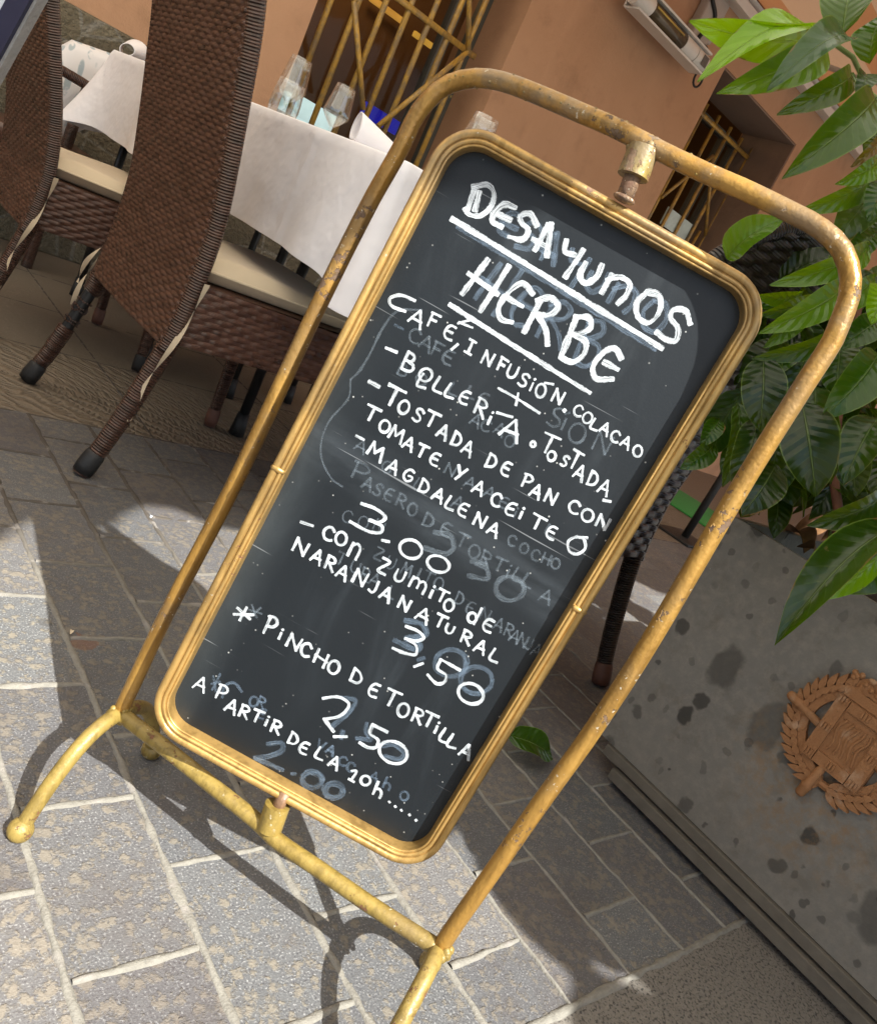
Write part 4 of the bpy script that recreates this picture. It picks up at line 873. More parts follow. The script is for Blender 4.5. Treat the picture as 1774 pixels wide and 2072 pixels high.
def window(w, depth, gy, nb, pat, r=.011, gx=None):
    wn = MB(); x0, x1, z0, z1 = w; y = WY+depth; fwd = .05
    for a, b, c, d in ((x0, x0+fwd, z0, z1), (x1-fwd, x1, z0, z1), (x0+fwd, x1-fwd, z1-fwd, z1), (x0+fwd, x1-fwd, z0, z0+fwd)): wn.box((a+.002, y, c+.002), (b-.002, y+.05, d-.002))
    mx = x0+(x1-x0)*.80; wn.box((mx, y-.004, z0+fwd), (mx+.05, y+.046, z1-fwd)); win = wn.build('window_frame', plain('grey_green_frame', (.10, .105, .095), .5), BLD, smooth=False, rel=brl)
    mk('pane', [(x0+.04, y+.02, z0+.04), (x1-.04, y+.02, z0+.04), (x1-.04, y+.02, z1-.04), (x0+.04, y+.02, z1-.04)], [(0, 1, 2, 3)], DGLASS, win, smooth=False, rel=brl)
    gx0, gx1 = gx or (x0+.07, x1-.05); grille(win, WY+gy, gx0, gx1, z0, z1, nb, r, pat)
GY = .06
def gp(px): q = PY(px, WY+GY-.018); return q[0], q[2]
nd = gp((947, 104)); dl = gp((765, 255)); ul = gp((947, 0)); d2a, d2b = gp((716, 0)), gp((735, 222)); d3a = gp((809, 0))
bars = [gp((674, 0))[0], gp((989, 0))[0]]
window(w1, .28, GY, 6, {'h': [nd[1]], 'd': [(nd[0], nd[1], dl[0], dl[1]), (nd[0], nd[1], nd[0]-(dl[0]-nd[0])*-.9, nd[1]+(nd[1]-dl[1])*.9), (d2a[0], d2a[1], d2b[0], d2b[1]), (d2a[0], d2a[1], d2a[0]-.5, d2a[1]+.42)]}, .0135, (bars[0], bars[1]))
# recessed window grille
GY2 = .30
def gp2(px): q = PY(px, WY+GY2-.018); return q[0], q[2]
k0 = gp2((1405, 205)); k1 = gp2((1540, 345)); nn0 = gp2((1442, 315)); nn1 = gp2((1337, 400)); nn2 = gp2((1430, 440)); nn3 = gp2((1350, 580))
window((w2[0]-.0, w2[1]-.02, w2[2], k0[1]+.05), .40, GY2, 6, {'h': [k0[1]-.02, k0[1]-.75], 'd': [(nn0[0], nn0[1], nn1[0], nn1[1]), (nn0[0], nn0[1], nn2[0]+.08, nn2[1]-.1), (nn2[0], nn2[1]-.1, nn3[0], nn3[1])]}, .0125, (k0[0]-.02, k1[0]-.03))
# rooms behind the glass
rm = MB(); rm.box((w1[0]-.6, WY+1.9, 0), (w2[1]+.6, WY+1.95, 2.9)); rm.box((w1[0]-.62, WY+WT, 0), (w1[0]-.6, WY+1.9, 2.9)); rm.box((w2[1]+.6, WY+WT, 0), (w2[1]+.62, WY+1.9, 2.9)); rm.box((w1[0]-.6, WY+WT, 2.9), (w2[1]+.6, WY+1.95, 2.95)); rm.box((w1[0]-.6, WY+WT, -.06), (w2[1]+.6, WY+1.95, -.01))
rm.build('room', DARKI, BLD, smooth=False, rel=brl)
def panel(px0, px1, y, mat, name, lab, cat, th=.03):
    a, b = PY(px0, y), PY(px1, y); x0, x1 = sorted((a[0], b[0])); z0, z1 = sorted((a[2], b[2])); o = MB().box((x0, y, z0), (x1, y+th, z1), bev=.004).build(name, mat); return tag(o, lab, cat)
panel((842, 62), (874, 100), WY+1.7, m_emit('amber_lamp_glow', (1., .55, .08), .30), 'wall_lamp_panel', 'glowing amber panel inside the restaurant, seen through the left window', 'lamp')
panel((742, 205), (802, 275), WY+.9, m_emit('blue_screen_glow', (.02, .02, .6), .30), 'till_screen', 'bright blue screen behind the left window bars', 'screen')
panel((612, 195), (668, 272), WY+.55, m_emit('cold_display_glow', (.72, .95, .92), .55), 'display_fridge', 'pale lit display fridge behind the wine glasses in the left window', 'fridge', .25)
panel((755, -10), (815, 50), WY+1.8, m_emit('amber_lamp_glow_dim', (1., .5, .08), .3), 'wall_lamp', 'dim amber lamp high inside the restaurant behind the left window', 'lamp')
il = bpy.data.lights.new('interior_lamp', 'POINT'); il.energy = 7; il.color = (1, .62, .25); il.shadow_soft_size = .15; io = bpy.data.objects.new('interior_lamp', il); COL.objects.link(io); io.location = ((w1[0]+w1[1])/2+.3, WY+1.2, 2.3)
q0, q1 = gp2((1358, 435)), gp2((1395, 455)); po = MB().box((q0[0]-.03, WY+GY2+.012, q1[1]-.10), (q0[0]+.30, WY+GY2+.02, q0[1]+.04)); tag(po.build('window_poster', plain('pale_teal_print', (.55, .66, .66), .6, 0, .5, 9), smooth=False), 'small pale teal poster fixed low inside the recessed window grille', 'poster')
# heater
hy = WY-.16; a = PY((1268, -20), hy); b = PY((1405, 128), hy); hz = (a[2]+b[2])/2
HT = thing('patio_heater', 'white tubular infrared patio heater bracketed high on the wall', 'heater', (a[0], hy, hz)); hr = (a[0], hy, hz); L = b[0]-a[0]
m = MB(); m.box((a[0]+.04, hy-.085, hz+.046), (b[0], hy+.01, hz+.056)); m.box((a[0]+.04, hy-.085, hz-.056), (b[0], hy+.01, hz-.046)); m.box((a[0]+.04, hy+.01, hz-.05), (b[0], hy+.02, hz+.05)); m.build('casing', WHITEM, HT, smooth=False, rel=hr)
for s0, s1 in ((.02, .20), (.66, .83), (.84, 1.0)):
    m = MB(); m.tube([(a[0]+L*s0, hy-.05, hz-.002), (a[0]+L*(s0+s1)/2, hy-.05, hz-.002), (a[0]+L*s1, hy-.05, hz-.002)], .046, 20); angle_smooth(m.build('end_cap', WHITEM, HT, rel=hr))
m = MB(); m.tube([(a[0]+L*.19, hy-.05, hz), (a[0]+L*.45, hy-.05, hz), (a[0]+L*.67, hy-.05, hz)], .043, 20); m.build('quartz_tube', plain('smoked_quartz', (.10, .075, .045), .2, .2, .4, 25), HT, rel=hr)
m = MB(); m.tube([(a[0]+L*.22, hy-.092, hz+.012), (a[0]+L*.4, hy-.092, hz+.012), (a[0]+L*.6, hy-.092, hz+.012)], .005, 8); m.build('heating_element', plain('brass_filament', (.55, .40, .10), .4, .5), HT, rel=hr)
m = MB(); m.box((a[0]+.1, hy-.03, hz+.06), (b[0]+.02, hy+.155, hz+.075)); m.build('mounting_board', plain('orange_wood', (.42, .22, .10), .7), HT, smooth=False, rel=hr)
m = MB(); cb = (b[0]+.05, hy-.03, hz-.06); m.tube([(cb[0]+.035*math.cos(s), cb[1], cb[2]+.04*math.sin(s)) for s in np.linspace(0, 6.28, 20)[:-1]], .006, 8, closed=True); m.tube([(b[0], hy-.04, hz), (cb[0], cb[1], cb[2]+.04)], .006, 8); m.build('cable_loop', BLACKR, HT, rel=hr)
m = MB(); m.box((a[0]+L*.90, hy-.100, hz-.03), (a[0]+L*.97, hy-.097, hz+.02)); m.build('rating_label', plain('label_print', (.12, .11, .10), .5, 0, .9, 60), HT, smooth=False, rel=hr)
# junction boxes and cable
JB = thing('junction_box', 'pair of grey cable junction boxes on the wall beside the heater', 'junction box', tuple(PY((1420, 70), WY))); jr = tuple(PY((1420, 70), WY))
for px, s in (((1440, 35), .085), ((1408, 88), .075)):
    c = PY(px, WY-.06); MB().box((c[0]-s, WY-.07, c[2]-s*1.3), (c[0]+s, WY-.002, c[2]+s*1.3), bev=.012).build('box', GREYP, JB, rel=jr)
cbl = MB(); cbl.tube(smooth_line([PY(p, WY-.08) for p in ((1440, -5), (1445, 40), (1412, 78), (1418, 90), (1428, 100), (1410, 140))], 30), .011, 8); cbl.build('cable', BLACKR, JB, rel=jr)

# ------------------------------------------------------------------ awning
AW = thing('awning', 'orange striped awning stretched out from the wall on white rails, with an added unseen cream section', 'awning', (3, WY, 2.6)); ar = (3, WY, 2.6)
y_e = -.80; zA, zE = 2.62, 2.32
P = []; nx = 360
for i in range(nx):
    x = -4+7*i/(.62*nx) if i < .62*nx else 3+12*(i-.62*nx)/(.38*nx); row = []
    for j in range(34):
        f = j/33; y = WY-.08+(y_e-WY+.08)*f; z = zA+(zE-zA)*f-.05*math.sin(math.pi*f)+.012*math.sin(x*9)*math.sin(math.pi*f); row.append((x, y, z))
    ed = .085*math.sin((x-.02)*2*math.pi/.46)+.03*math.sin(x*31)-.42*math.exp(-((x-.60)/.085)**2)+.09*(x < .45);  # unseen front edge shaped, with a notch letting a sun splash onto the paving
    for k in (1, 2, 3): row.append((x, y_e-.055-.004*k-ed*.55*k/3, zE-.02*k-ed*.25*k/3))
    P.append(row)
MB().grid(P).build('fabric', AWN, AW, rel=ar)
m = MB(); m.tube([(-4, WY-.06, zA+.03), (2, WY-.06, zA+.03), (15, WY-.06, zA+.03)], .05, 14); m.build('cassette', WHITEM, AW, rel=ar)
z2 = PY((1650, 190), WY-.12)[2]
m = MB(); m.box((2.6, WY-.13, z2-.03), (12, WY-.10, z2+.02)); m.box((2.6, WY-.16, z2+.12), (12, WY-.11, z2+.16)); m.box((2.6, WY-.10, z2-.005), (12, WY-.001, z2+.012)); m.build('wall_rail', WHITEM, AW, smooth=False, rel=ar)
for x in (2.2, 4.6):
    m = MB(); m.tube([(x, WY-.1, zA-.02), (x+.4, 1.3, zA-.13), (x+.1, y_e+.05, zE-.02)], .022, 10); m.build('arm', WHITEM, AW, rel=ar)

# ------------------------------------------------------------------ planter
PXF = 1.237; PEND = .590; PTOP = .497
PL = thing('planter', 'grey steel street planter with a bronze-coloured crest on its face', 'planter', (1.5, 0, 0)); prl = (1.5, 0, 0)
m = MB(); tk = .012
m.box((PXF, -2.4, .055), (PXF+tk, PEND, PTOP)); m.box((PXF+tk, PEND-tk, .055), (2.02, PEND, PTOP)); m.box((2.02-tk, -2.4, .055), (2.02, PEND-tk, PTOP)); m.box((PXF+tk, -2.4, .055), (2.02-tk, PEND-tk, .075))
o = m.build('body', PLM, PL, smooth=False, rel=prl)
m = MB(); m.box((PXF-.008, -2.4, .036), (PXF+.5, PEND-.022, .0535), bev=.0012); m.box((PXF-.015, -2.4, .012), (PXF+.5, PEND-.055, .031), bev=.0012); m.box((PXF+.02, -2.4, 0), (2.0, PEND-.06, .0058)); m.build('base_ledge', LEDGE, PL, smooth=False, rel=prl)
P = [[(PXF+tk+(2.02-PXF-2*tk)*i/20, -2.39+(PEND-tk+2.39-.003)*j/60, PTOP-.075+.02*math.sin(i*1.3+j*.7)+rng.uniform(0, .012)) for j in range(61)] for i in range(21)]
MB().grid(P).build('soil', SOIL, PL, rel=prl)
# crest: u to the right in view = -y, v up, relief along -x
EC = np.array([PXF, .270, .315]); EU = np.array([0, -1., 0]); EV = np.array([0, 0, 1.]); EN = np.array([-1., 0, 0])
crest = MB(); 
Rw = .074
def leafpoly(L, wd): return [(L*t, wd*math.sin(math.pi*t**.8)) for t in np.linspace(0, 1, 7)]+[(L*t, -wd*math.sin(math.pi*t**.8)) for t in np.linspace(1, 0, 7)[1:-1]]
crest.tube([EC+EU*Rw*math.cos(a)+EV*Rw*math.sin(a)+EN*.003 for a in np.linspace(0, 2*math.pi, 48)[:-1]], .0062, 8, closed=True)
for k in range(40):
    a = 2*math.pi*k/40; dirn = 1 if math.sin(a+math.pi/2) > -2 else -1
    left = math.cos(a) < 0; tang = a+math.pi/2 if not left else a-math.pi/2     # leaves climb from the bottom up both sides
    for s, rr in ((-1, .004), (1, -.004), (0, 0)):
        an = tang+s*(.60 if not left else -.60); c = EC+EU*(Rw+rr)*math.cos(a)+EV*(Rw+rr)*math.sin(a)
        u = EU*math.cos(an)+EV*math.sin(an); v = -EU*math.sin(an)+EV*math.cos(an); crest.prism(leafpoly(.026 if s else .018, .0048), c, u, v, EN, .001, .0085+.002*(s == 0)+.0007*(k % 3))
wre = crest.build('crest', EMB, PL, smooth=False, rel=prl)
sh = MB(); hw_, hh_ = .0445, .052
sh.prism([(-hw_, -hh_), (hw_, -hh_), (hw_, hh_), (-hw_, hh_)], EC, EU, EV, EN, .0005, .0110)
for a, b, c, d in ((-hw_, -hh_, -hw_+.019, hh_), (hw_-.019, -hh_, hw_, hh_), (-hw_+.019, hh_-.016, hw_-.019, hh_), (-hw_+.019, -hh_, hw_-.019, -hh_+.019)):
    sh.prism([(a+.0008, b+.0008), (c-.0008, b+.0008), (c-.0008, d-.0008), (a+.0008, d-.0008)], EC, EU, EV, EN, .0105, .0150)
for cx, cy in ((-hw_+.0095, hh_-.006), (-hw_+.0095, 0), (-hw_+.0095, -hh_+.008), (hw_-.0095, hh_-.006), (hw_-.0095, 0), (hw_-.0095, -hh_+.008), (0, hh_-.008), (0, -hh_+.0095)):
    for i in (-1, 0, 1): sh.prism([(cx+i*.0045-.0014, cy-.004), (cx+i*.0045+.0014, cy-.004), (cx+i*.0045+.0014, cy+.006), (cx+i*.0045-.0014, cy+.006)], EC, EU, EV, EN, .0145, .0172)
for i in range(5):
    x0 = -.0185+.0092*i; sh.tube([EC+EU*(x0+.0028*math.sin(t*7+i*.5))+EV*(-.026+.052*t)+EN*.0115 for t in np.linspace(0, 1, 20)], .0021, 6)
sh.build('shield', EMB, wre, smooth=False, rel=prl)
cr = MB(); ct = hh_
cr.prism([(-.040, ct+.001), (.040, ct+.001), (.044, ct+.016), (-.044, ct+.016)], EC, EU, EV, EN, .001, .012)
for i in range(5):
    x = -.040+.020*i; cr.prism([(x-.005, ct+.0165), (x+.005, ct+.0165), (x+.006, ct+.030), (x, ct+.036+.004*(i % 2)), (x-.006, ct+.030)], EC, EU, EV, EN, .001, .011)
    for j in range(4): cr.ball(EC+EU*(x+rng.uniform(-.006, .006))+EV*(ct+.03+rng.uniform(-.008, .008))+EN*.010, .0045, nu=8, nv=6)
for x in (-.022, 0, .022): cr.ball(EC+EU*x+EV*(ct+.024)+EN*.006, .013, sc=(.5, 1, 1), nu=12, nv=8)
cr.build('crown', EMB, wre, smooth=False, rel=prl)
for (ua, va, ub_, vb_) in ((-.102, .006, -.044, -.004), (-.014, -.107, -.008, -.05), (.102, .006, .044, -.004)):
    bt = MB(); A = EC+EU*ua+EV*va+EN*.009; B = EC+EU*ub_+EV*vb_+EN*.010; bt.tube([A, A+(B-A)*.03, A+(B-A)*.1, A+(B-A)*.3, A+(B-A)*.36, A+(B-A)*.42, B], [.002, .0055, .0072, .0076, .0088, .0064, .006], 14)
    bt.build('baton', EMB, wre, rel=prl)

# ------------------------------------------------------------------ the bush
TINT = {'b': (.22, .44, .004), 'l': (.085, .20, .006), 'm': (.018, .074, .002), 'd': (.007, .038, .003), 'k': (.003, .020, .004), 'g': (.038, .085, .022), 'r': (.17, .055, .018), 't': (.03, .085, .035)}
class Leaves:
    def __init__(s): s.mb = MB(); s.t = []
    def leaf(s, b, t, wdt, nrm, col, fold=.30, sag=.10, twist=0., nl=13, na=3):
        b = np.asarray(b, float); t = np.asarray(t, float); L = np.linalg.norm(t-b); ax = (t-b)/L; nrm = np.asarray(nrm, float); nrm = nrm-ax*(nrm @ ax); nrm /= np.linalg.norm(nrm); sd = np.cross(nrm, ax); P = []; UV = []
        wob = rng.uniform(0, 6); wa = rng.uniform(.03, .09)
        for i in range(nl):
            f = i/(nl-1); hw = wdt/2*max(.03, (math.sin(math.pi*f**.88))**.62*(1 if f < .8 else 1-.28*((f-.8)/.2)**1.5)) if 0 < f < 1 else 0.0008
            tw = twist*f; sdd = sd*math.cos(tw)+nrm*math.sin(tw); nn = nrm*math.cos(tw)-sd*math.sin(tw)
            c = b+ax*L*f+nn*sag*L*math.sin(math.pi*f)*.8-nn*sag*L*.9*f*f
            row = []; ru = []
            for k in range(-na, na+1):
                e = k/na; row.append(c+sdd*hw*e+nn*(fold*hw*abs(e)**1.4+wa*wdt*abs(e)**2*math.sin(f*9+wob+e*2))); ru.append((e, f))
            P.append(row); UV.append(ru)
        s.mb.grid(P, UV); c = np.array(TINT[col] if isinstance(col, str) else col)*rng.uniform(.85, 1.15); s.t += [c]*(nl*(2*na+1))
LV = Leaves(); VIEW = -CM[2]
def traced(bx_, by, tx, ty, wpx, d0, d1, col, roll=0., fold=.42, sag=.16, twist=0.):
    b = PD((bx_, by), d0); t = PD((tx, ty), d1); ax = (t-b)/np.linalg.norm(t-b); mid = (b+t)/2; v = CAM-mid; v = v-ax*(v @ ax); v /= np.linalg.norm(v); sd = np.cross(v, ax)
    LV.leaf(b, t, wpx/F_PX*(d0+d1)/2/max(.35, math.cos(roll)), v*math.cos(roll)+sd*math.sin(roll), col, fold, sag, twist)
TR = [
 (1651, 64, 1425, 70, 74, 1.12, 1.02, 'b', .5, .25, .16), (1650, 66, 1434, 114, 46, 1.10, 1.0, 'b', -.9, .3, .16), (1672, 88, 1494, 181, 78, 1.12, 1.02, 'l', .25), (1719, 78, 1577, 142, 58, 1.07, .98, 't', -.6, .5), (1722, 146, 1608, 222, 58, 1.10, 1.04, 'm', .3, .3, .2),
 (1770, 196, 1619, 338, 88, 1.08, 1.0, 'm', .2), (1703, 72, 1722, -40, 100, 1.1, 1.12, 'm', .1), (1759, 128, 1782, 20, 62, 1.08, 1.08, 'm', .5), (1751, 150, 1739, 186, 44, 1.08, 1.05, 'd', .3), (1776, 280, 1738, 330, 30, 1.1, 1.06, 'r', .5), (1785, 262, 1752, 300, 55, 1.11, 1.1, 'd'),
 (1778, 342, 1638, 433, 44, 1.12, 1.08, 'l', .6, .4), (1776, 318, 1706, 372, 38, 1.08, 1.05, 'l', .6), (1776, 372, 1690, 486, 84, 1.14, 1.1, 'g', .1), (1790, 370, 1760, 440, 60, 1.08, 1.06, 'm'), (1470, 524, 1574, 438, 62, 1.16, 1.10, 'l', .55, .55),
 (1757, 496, 1592, 578, 52, 1.10, 1.03, 'l', .4, .4), (1706, 576, 1567, 668, 62, 1.08, .99, 'l', .35, .35, .14), (1625, 588, 1536, 606, 30, 1.16, 1.12, 'l', .7), (1640, 600, 1548, 640, 36, 1.14, 1.1, 'm', .5), (1782, 575, 1768, 648, 62, 1.02, 1.0, 'b', .4), (1700, 520, 1685, 560, 44, 1.12, 1.1, 't'),
 (1543, 722, 1539, 866, 88, 1.10, 1.08, 'k', .15, .22), (1620, 812, 1652, 999, 112, 1.06, 1.03, 'k', .1, .25), (1649, 782, 1670, 974, 96, 1.09, 1.06, 'd', -.3, .3), (1532, 848, 1490, 985, 72, 1.12, 1.1, 'k', .2), (1492, 815, 1474, 982, 46, 1.14, 1.12, 'm', .5), (1443, 900, 1384, 948, 46, 1.2, 1.18, 'm', .3), (1775, 715, 1680, 838, 86, 1.06, 1.02, 'm', .3), (1776, 845, 1708, 965, 84, 1.06, 1.02, 'd', -.2), (1568, 940, 1508, 1037, 84, 1.11, 1.08, 'k', .2, .2),
 (1790, 990, 1661, 1068, 56, 1.06, 1.0, 'd', .6, .45), (1812, 1062, 1570, 1276, 84, 1.00, .93, 'd', -.40, .75, .14), (1805, 1090, 1640, 1225, 34, 1.0, .955, 'b', .9, .4, .1), (1800, 1085, 1720, 1200, 80, 1.1, 1.06, 'm', .7), (1630, 610, 1560, 700, 40, 1.15, 1.12, 'l', .5), (1705, 655, 1545, 735, 40, 1.10, 1.08, 'm', .6, .4, .2), (1600, 700, 1545, 760, 60, 1.17, 1.14, 'm'), (1640, 690, 1600, 800, 80, 1.16, 1.14, 'd'), (1700, 690, 1690, 800, 80, 1.13, 1.1, 'm'), (1775, 650, 1700, 700, 60, 1.1, 1.08, 'm'), (1770, 470, 1700, 540, 50, 1.12, 1.1, 'm'), (1775, 430, 1740, 500, 55, 1.16, 1.14, 'd'), (1770, 560, 1640, 640, 50, 1.13, 1.09, 'l', .5), (1560, 780, 1500, 830, 55, 1.18, 1.15, 'd'), (1455, 850, 1420, 900, 40, 1.2, 1.18, 'm'), (1580, 860, 1560, 960, 70, 1.14, 1.12, 'd'), (1720, 900, 1730, 1000, 70, 1.14, 1.12, 'k'),
]
for q in TR: traced(*q)
BASE = len(TR)
def infr(P):
    x, y, z = proj(P); return z > .05 and -30 < x < 1804 and -30 < y < 2102
# dense dark leaves inside the bush
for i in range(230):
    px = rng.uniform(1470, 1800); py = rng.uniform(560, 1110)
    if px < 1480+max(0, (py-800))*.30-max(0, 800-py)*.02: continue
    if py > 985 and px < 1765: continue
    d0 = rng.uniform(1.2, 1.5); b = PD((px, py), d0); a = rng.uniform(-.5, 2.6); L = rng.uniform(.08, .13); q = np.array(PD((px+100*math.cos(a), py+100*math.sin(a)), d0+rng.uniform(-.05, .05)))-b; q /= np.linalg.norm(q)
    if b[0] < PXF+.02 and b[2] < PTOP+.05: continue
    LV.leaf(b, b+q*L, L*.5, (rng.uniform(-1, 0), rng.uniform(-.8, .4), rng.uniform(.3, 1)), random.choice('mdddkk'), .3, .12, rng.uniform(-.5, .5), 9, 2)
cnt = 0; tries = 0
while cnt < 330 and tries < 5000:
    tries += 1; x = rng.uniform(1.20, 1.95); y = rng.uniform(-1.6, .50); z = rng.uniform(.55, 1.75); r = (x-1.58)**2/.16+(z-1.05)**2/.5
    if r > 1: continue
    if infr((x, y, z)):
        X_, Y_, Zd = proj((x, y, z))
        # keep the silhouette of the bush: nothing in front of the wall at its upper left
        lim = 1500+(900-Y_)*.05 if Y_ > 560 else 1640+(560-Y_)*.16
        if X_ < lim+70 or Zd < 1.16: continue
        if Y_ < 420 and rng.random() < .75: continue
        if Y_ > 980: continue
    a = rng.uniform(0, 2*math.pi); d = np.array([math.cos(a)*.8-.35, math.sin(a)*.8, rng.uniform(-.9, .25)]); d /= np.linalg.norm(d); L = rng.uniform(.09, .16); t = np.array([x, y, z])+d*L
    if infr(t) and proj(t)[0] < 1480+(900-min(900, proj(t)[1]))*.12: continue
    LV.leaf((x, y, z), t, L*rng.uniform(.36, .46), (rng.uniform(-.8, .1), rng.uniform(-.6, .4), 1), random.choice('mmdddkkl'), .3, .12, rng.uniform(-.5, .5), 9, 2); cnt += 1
# overhang on the street side, out of the frame: it shades the paving in front of the planter
cnt = 0; tries = 0
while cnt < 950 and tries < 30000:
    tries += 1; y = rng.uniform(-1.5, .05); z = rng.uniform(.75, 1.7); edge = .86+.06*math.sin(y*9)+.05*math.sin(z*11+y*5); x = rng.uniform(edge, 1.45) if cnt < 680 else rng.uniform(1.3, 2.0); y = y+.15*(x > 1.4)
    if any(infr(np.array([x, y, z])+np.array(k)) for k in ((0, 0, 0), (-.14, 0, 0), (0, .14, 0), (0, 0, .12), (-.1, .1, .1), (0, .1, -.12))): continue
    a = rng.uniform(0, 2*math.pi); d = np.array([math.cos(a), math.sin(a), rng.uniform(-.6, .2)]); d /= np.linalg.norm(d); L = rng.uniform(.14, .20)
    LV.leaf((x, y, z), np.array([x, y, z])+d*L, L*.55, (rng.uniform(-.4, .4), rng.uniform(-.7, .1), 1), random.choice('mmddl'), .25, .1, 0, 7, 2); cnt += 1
BUSH = thing('leafy_shrub', 'large glossy-leaved green shrub growing out of the steel planter', 'shrub', (1.6, .1, PTOP-.06)); brl2 = (1.6, .1, PTOP-.06)
LV.mb.build('foliage', LEAF, BUSH, rel=brl2, attrs={'tint': np.array(LV.t)})
def stem(pts, r0, r1, mat=STEM): MB().tube(smooth_line(pts, 24), np.linspace(r0, r1, 24), 10).build('stem', mat, BUSH, rel=brl2)
stem([PD((1712, 1125), 1.26)-np.array([0, 0, .04]), PD((1695, 1040), 1.22), PD((1686, 960), 1.2), PD((1700, 800), 1.2), PD((1740, 600), 1.2)], .008, .006)
stem([(1.6, .1, .42), (1.55, .12, .7), (1.45, .12, 1.0), PD((1775, 205), 1.15), PD((1720, 110), 1.12), PD((1655, 66), 1.11)], .014, .003, TWIG)
stem([(1.7, -.2, .42), (1.6, -.25, .8), (1.5, -.35, 1.2), (1.35, -.5, 1.5)], .016, .006)
stem([(1.6, -.8, .42), (1.5, -.8, .9), (1.25, -.75, 1.3)], .016, .006)
stem([PD((1760, 560), 1.16), PD((1730, 580), 1.13), PD((1700, 578), 1.09)], .003, .002, TWIG)
stem([PD((1800, 480), 1.16), PD((1774, 492), 1.13), PD((1750, 498), 1.1)], .003, .002, TWIG)
# dry leaves on the soil
for i, (p, L, c) in enumerate([((1600, 1085), .09, (.22, .12, .045)), ((1625, 1120), .08, (.16, .07, .03)), ((1660, 1095), .10, (.20, .11, .05)), ((1570, 1080), .06, (.28, .18, .08)), ((1650, 1150), .07, (.14, .05, .03)), ((1745, 1190), .09, (.17, .09, .05)), ((1700, 1130), .08, (.12, .06, .035)), ((1640, 1055), .11, (.15, .095, .045))]):
    D_ = Leaves(); b = PZ(p, PTOP-.03+.012*(i % 3)); b[0] = max(b[0], PXF+.035); a = rng.uniform(0, 6.28); d = np.array([abs(math.cos(a))*.6, math.sin(a), rng.uniform(.1, .7)]); d /= np.linalg.norm(d); D_.leaf(b, b+d*L, L*.5, (rng.uniform(-1, 1), rng.uniform(-1, 1), 1), c, .8, .3, rng.uniform(-1, 1)); o = D_.mb.build('dry_leaf', DEAD, rel=b); o.location = b
    tag(o, 'curled brown dry leaf lying on the soil just inside the planter rim', 'dry leaf', 'dry leaves on the planter soil')
# fallen green leaf on the paving
D_ = Leaves(); a, b = PZ((1028, 1488), .03), PZ((1126, 1530), .022); D_.leaf(a, b, .055, (-.35, -.3, 1), 'm', .25, .12); tag(D_.mb.build('fallen_leaf', LEAF, attrs={'tint': np.array(D_.t)}), 'fresh green fallen leaf lying on the paving behind the sign', 'leaf')

# ------------------------------------------------------------------ further things
# white panel at the left edge
e0, e1 = PD((76, -4), .92), PD((-3, 140), .98); dv = (e0-e1)/np.linalg.norm(e0-e1); bot = e1-dv*(e1[2]/dv[2]); top = e0+dv*.25; side = np.array([-.60, .80, 0])*.5; nrm = np.cross(dv, side); nrm /= np.linalg.norm(nrm); nrm = nrm if nrm @ (CAM-e0) > 0 else -nrm
MP = thing('menu_panel', 'white menu panel in a chipped navy frame at the left photo edge', 'menu panel', tuple(bot)); mr = tuple(bot)
sdn = side/np.linalg.norm(side); Lp = np.linalg.norm(top-bot)
m = MB(); m.prism([(.0, .0), (.5, .0), (.5, Lp), (0, Lp)], bot, sdn, dv, nrm, -.018, -.002); m.build('panel_edge', EDGE, MP, smooth=False, rel=mr)
m = MB(); m.prism([(.004, .0), (.031, .0), (.031, Lp), (.004, Lp)], bot, sdn, dv, nrm, -.0018, .004); m.prism([(.4, .0), (.496, .0), (.496, Lp), (.4, Lp)], bot, sdn, dv, nrm, -.0018, .004); m.build('frame', NAVY, MP, smooth=False, rel=mr)
m = MB(); m.prism([(.0312, .03), (.3998, .03), (.3998, Lp-.03), (.0312, Lp-.03)], bot, sdn, dv, nrm, -.0017, .001); m.build('sheet', PALE, MP, smooth=False, rel=mr)
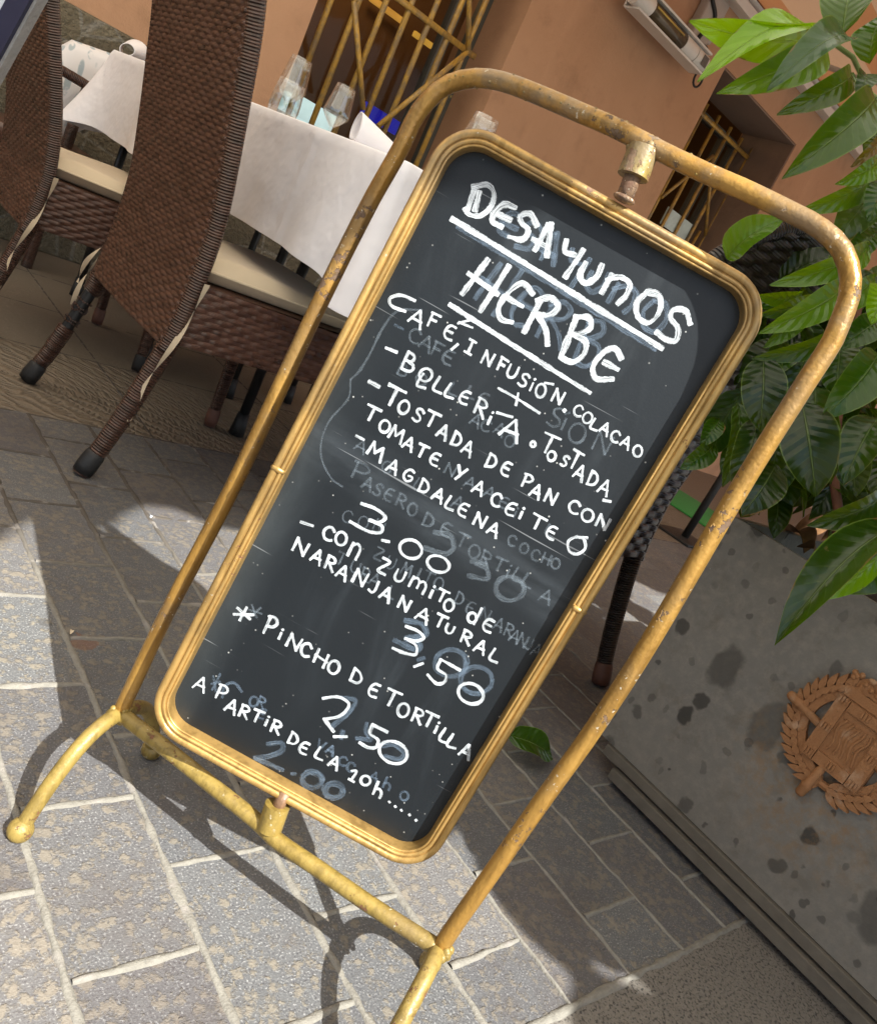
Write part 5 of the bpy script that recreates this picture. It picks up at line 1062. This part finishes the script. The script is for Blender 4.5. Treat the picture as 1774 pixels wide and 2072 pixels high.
# armchair with the leaf-print cushion by the plinth
AC = thing('armchair', 'wicker armchair by the stone plinth, holding the leaf-print cushion', 'armchair', (.85, 3.3, 0)); arl = (.85, 3.3, 0)
m = MB(); m.tube(smooth_line([PY(p, 3.12) for p in ((88, 120), (118, 138), (175, 172), (215, 200))], 16), .016, 12); m.build('arm', WRAP, AC, rel=arl)
q = PY((158, 215), 3.12); m = MB(); m.tube(smooth_line([PY((176, 185), 3.12), PY((158, 225), 3.12), PY((140, 280), 3.12), PY((105, 370), 3.12)*np.array([1, 1, 0])+np.array([0, 0, .0])], 20), .019, 12); m.build('leg', WRAP, AC, rel=arl)
q = PY((120, 290), 3.18); m = MB().box((q[0]-.45, 3.05, .36), (q[0]+.12, 3.44, .43), bev=.02); m.build('seat', WRAP, AC, rel=arl)
for xx in (q[0]-.42, q[0]+.08): MB().tube([(xx, 3.40, 0), (xx, 3.40, .2), (xx, 3.40, .37)], .016, 10).build('leg', WRAP, AC, rel=arl)
pts = [PY(p, 3.26) for p in ((60, 125), (146, 80), (248, 116), (205, 250), (110, 285), (40, 260))]; ctr3 = np.mean(pts, axis=0); poly = [(p[0], p[2]) for p in pts]; m = MB()
V = []; n_ = len(poly); pp = []
for i in range(n_):
    for t_ in np.linspace(0, 1, 9)[:-1]: pp.append(np.array(poly[i])*(1-t_)+np.array(poly[(i+1) % n_])*t_)
cc = np.mean(pp, axis=0); rows = []
for s_, yy in ((.0, -.055), (.5, -.05), (.8, -.04), (.95, -.022), (1, 0), (.95, .022), (.5, .05), (0, .055)): rows.append([(cc[0]+(p_[0]-cc[0])*max(s_, .001), 3.26+yy, cc[1]+(p_[1]-cc[1])*max(s_, .001)) for p_ in pp])
m.grid(rows, wrap=True); tag(m.build('cushion', PATT), 'white back cushion with blue-grey leaf print, propped near the stone plinth', 'cushion')
# green mat and thin black stand far behind the planter
c = PZ((1402, 1030)); m = MB().box((c[0]-.32, c[1]-.45, .001), (c[0]+.30, c[1]+.30, .012), bev=.003); tag(m.build('turf_mat', GREEN), 'bright green turf mat on the ground beyond the dark wicker chair', 'mat')
c = PZ((1382, 1090)); m = MB(); m.tube([(c[0], c[1], 0), (c[0]+.02, c[1], .4), (c[0]+.05, c[1], .8)], .018, 10); m.box((c[0]-.12, c[1]-.1, .0), (c[0]+.12, c[1]+.1, .012), bev=.003); tag(m.build('parasol_stand', BLACKR), 'thin black stand standing beside the green turf mat', 'stand')
# tiny litter on the paving
for px, lab, mt in (((305, 1048), 'small white paper scrap on the sunlit patch of paving', PALE), ((143, 1283), 'small curled pale shaving on a paving joint near the rust stain', TIE)):
    q = PZ(px, .003); D_ = Leaves(); D_.leaf(q, q+np.array([.006, .010, .001]), .005, (0, 0, 1), (.7, .7, .7), .4, .3); tag(D_.mb.build('litter', mt), lab, 'litter')
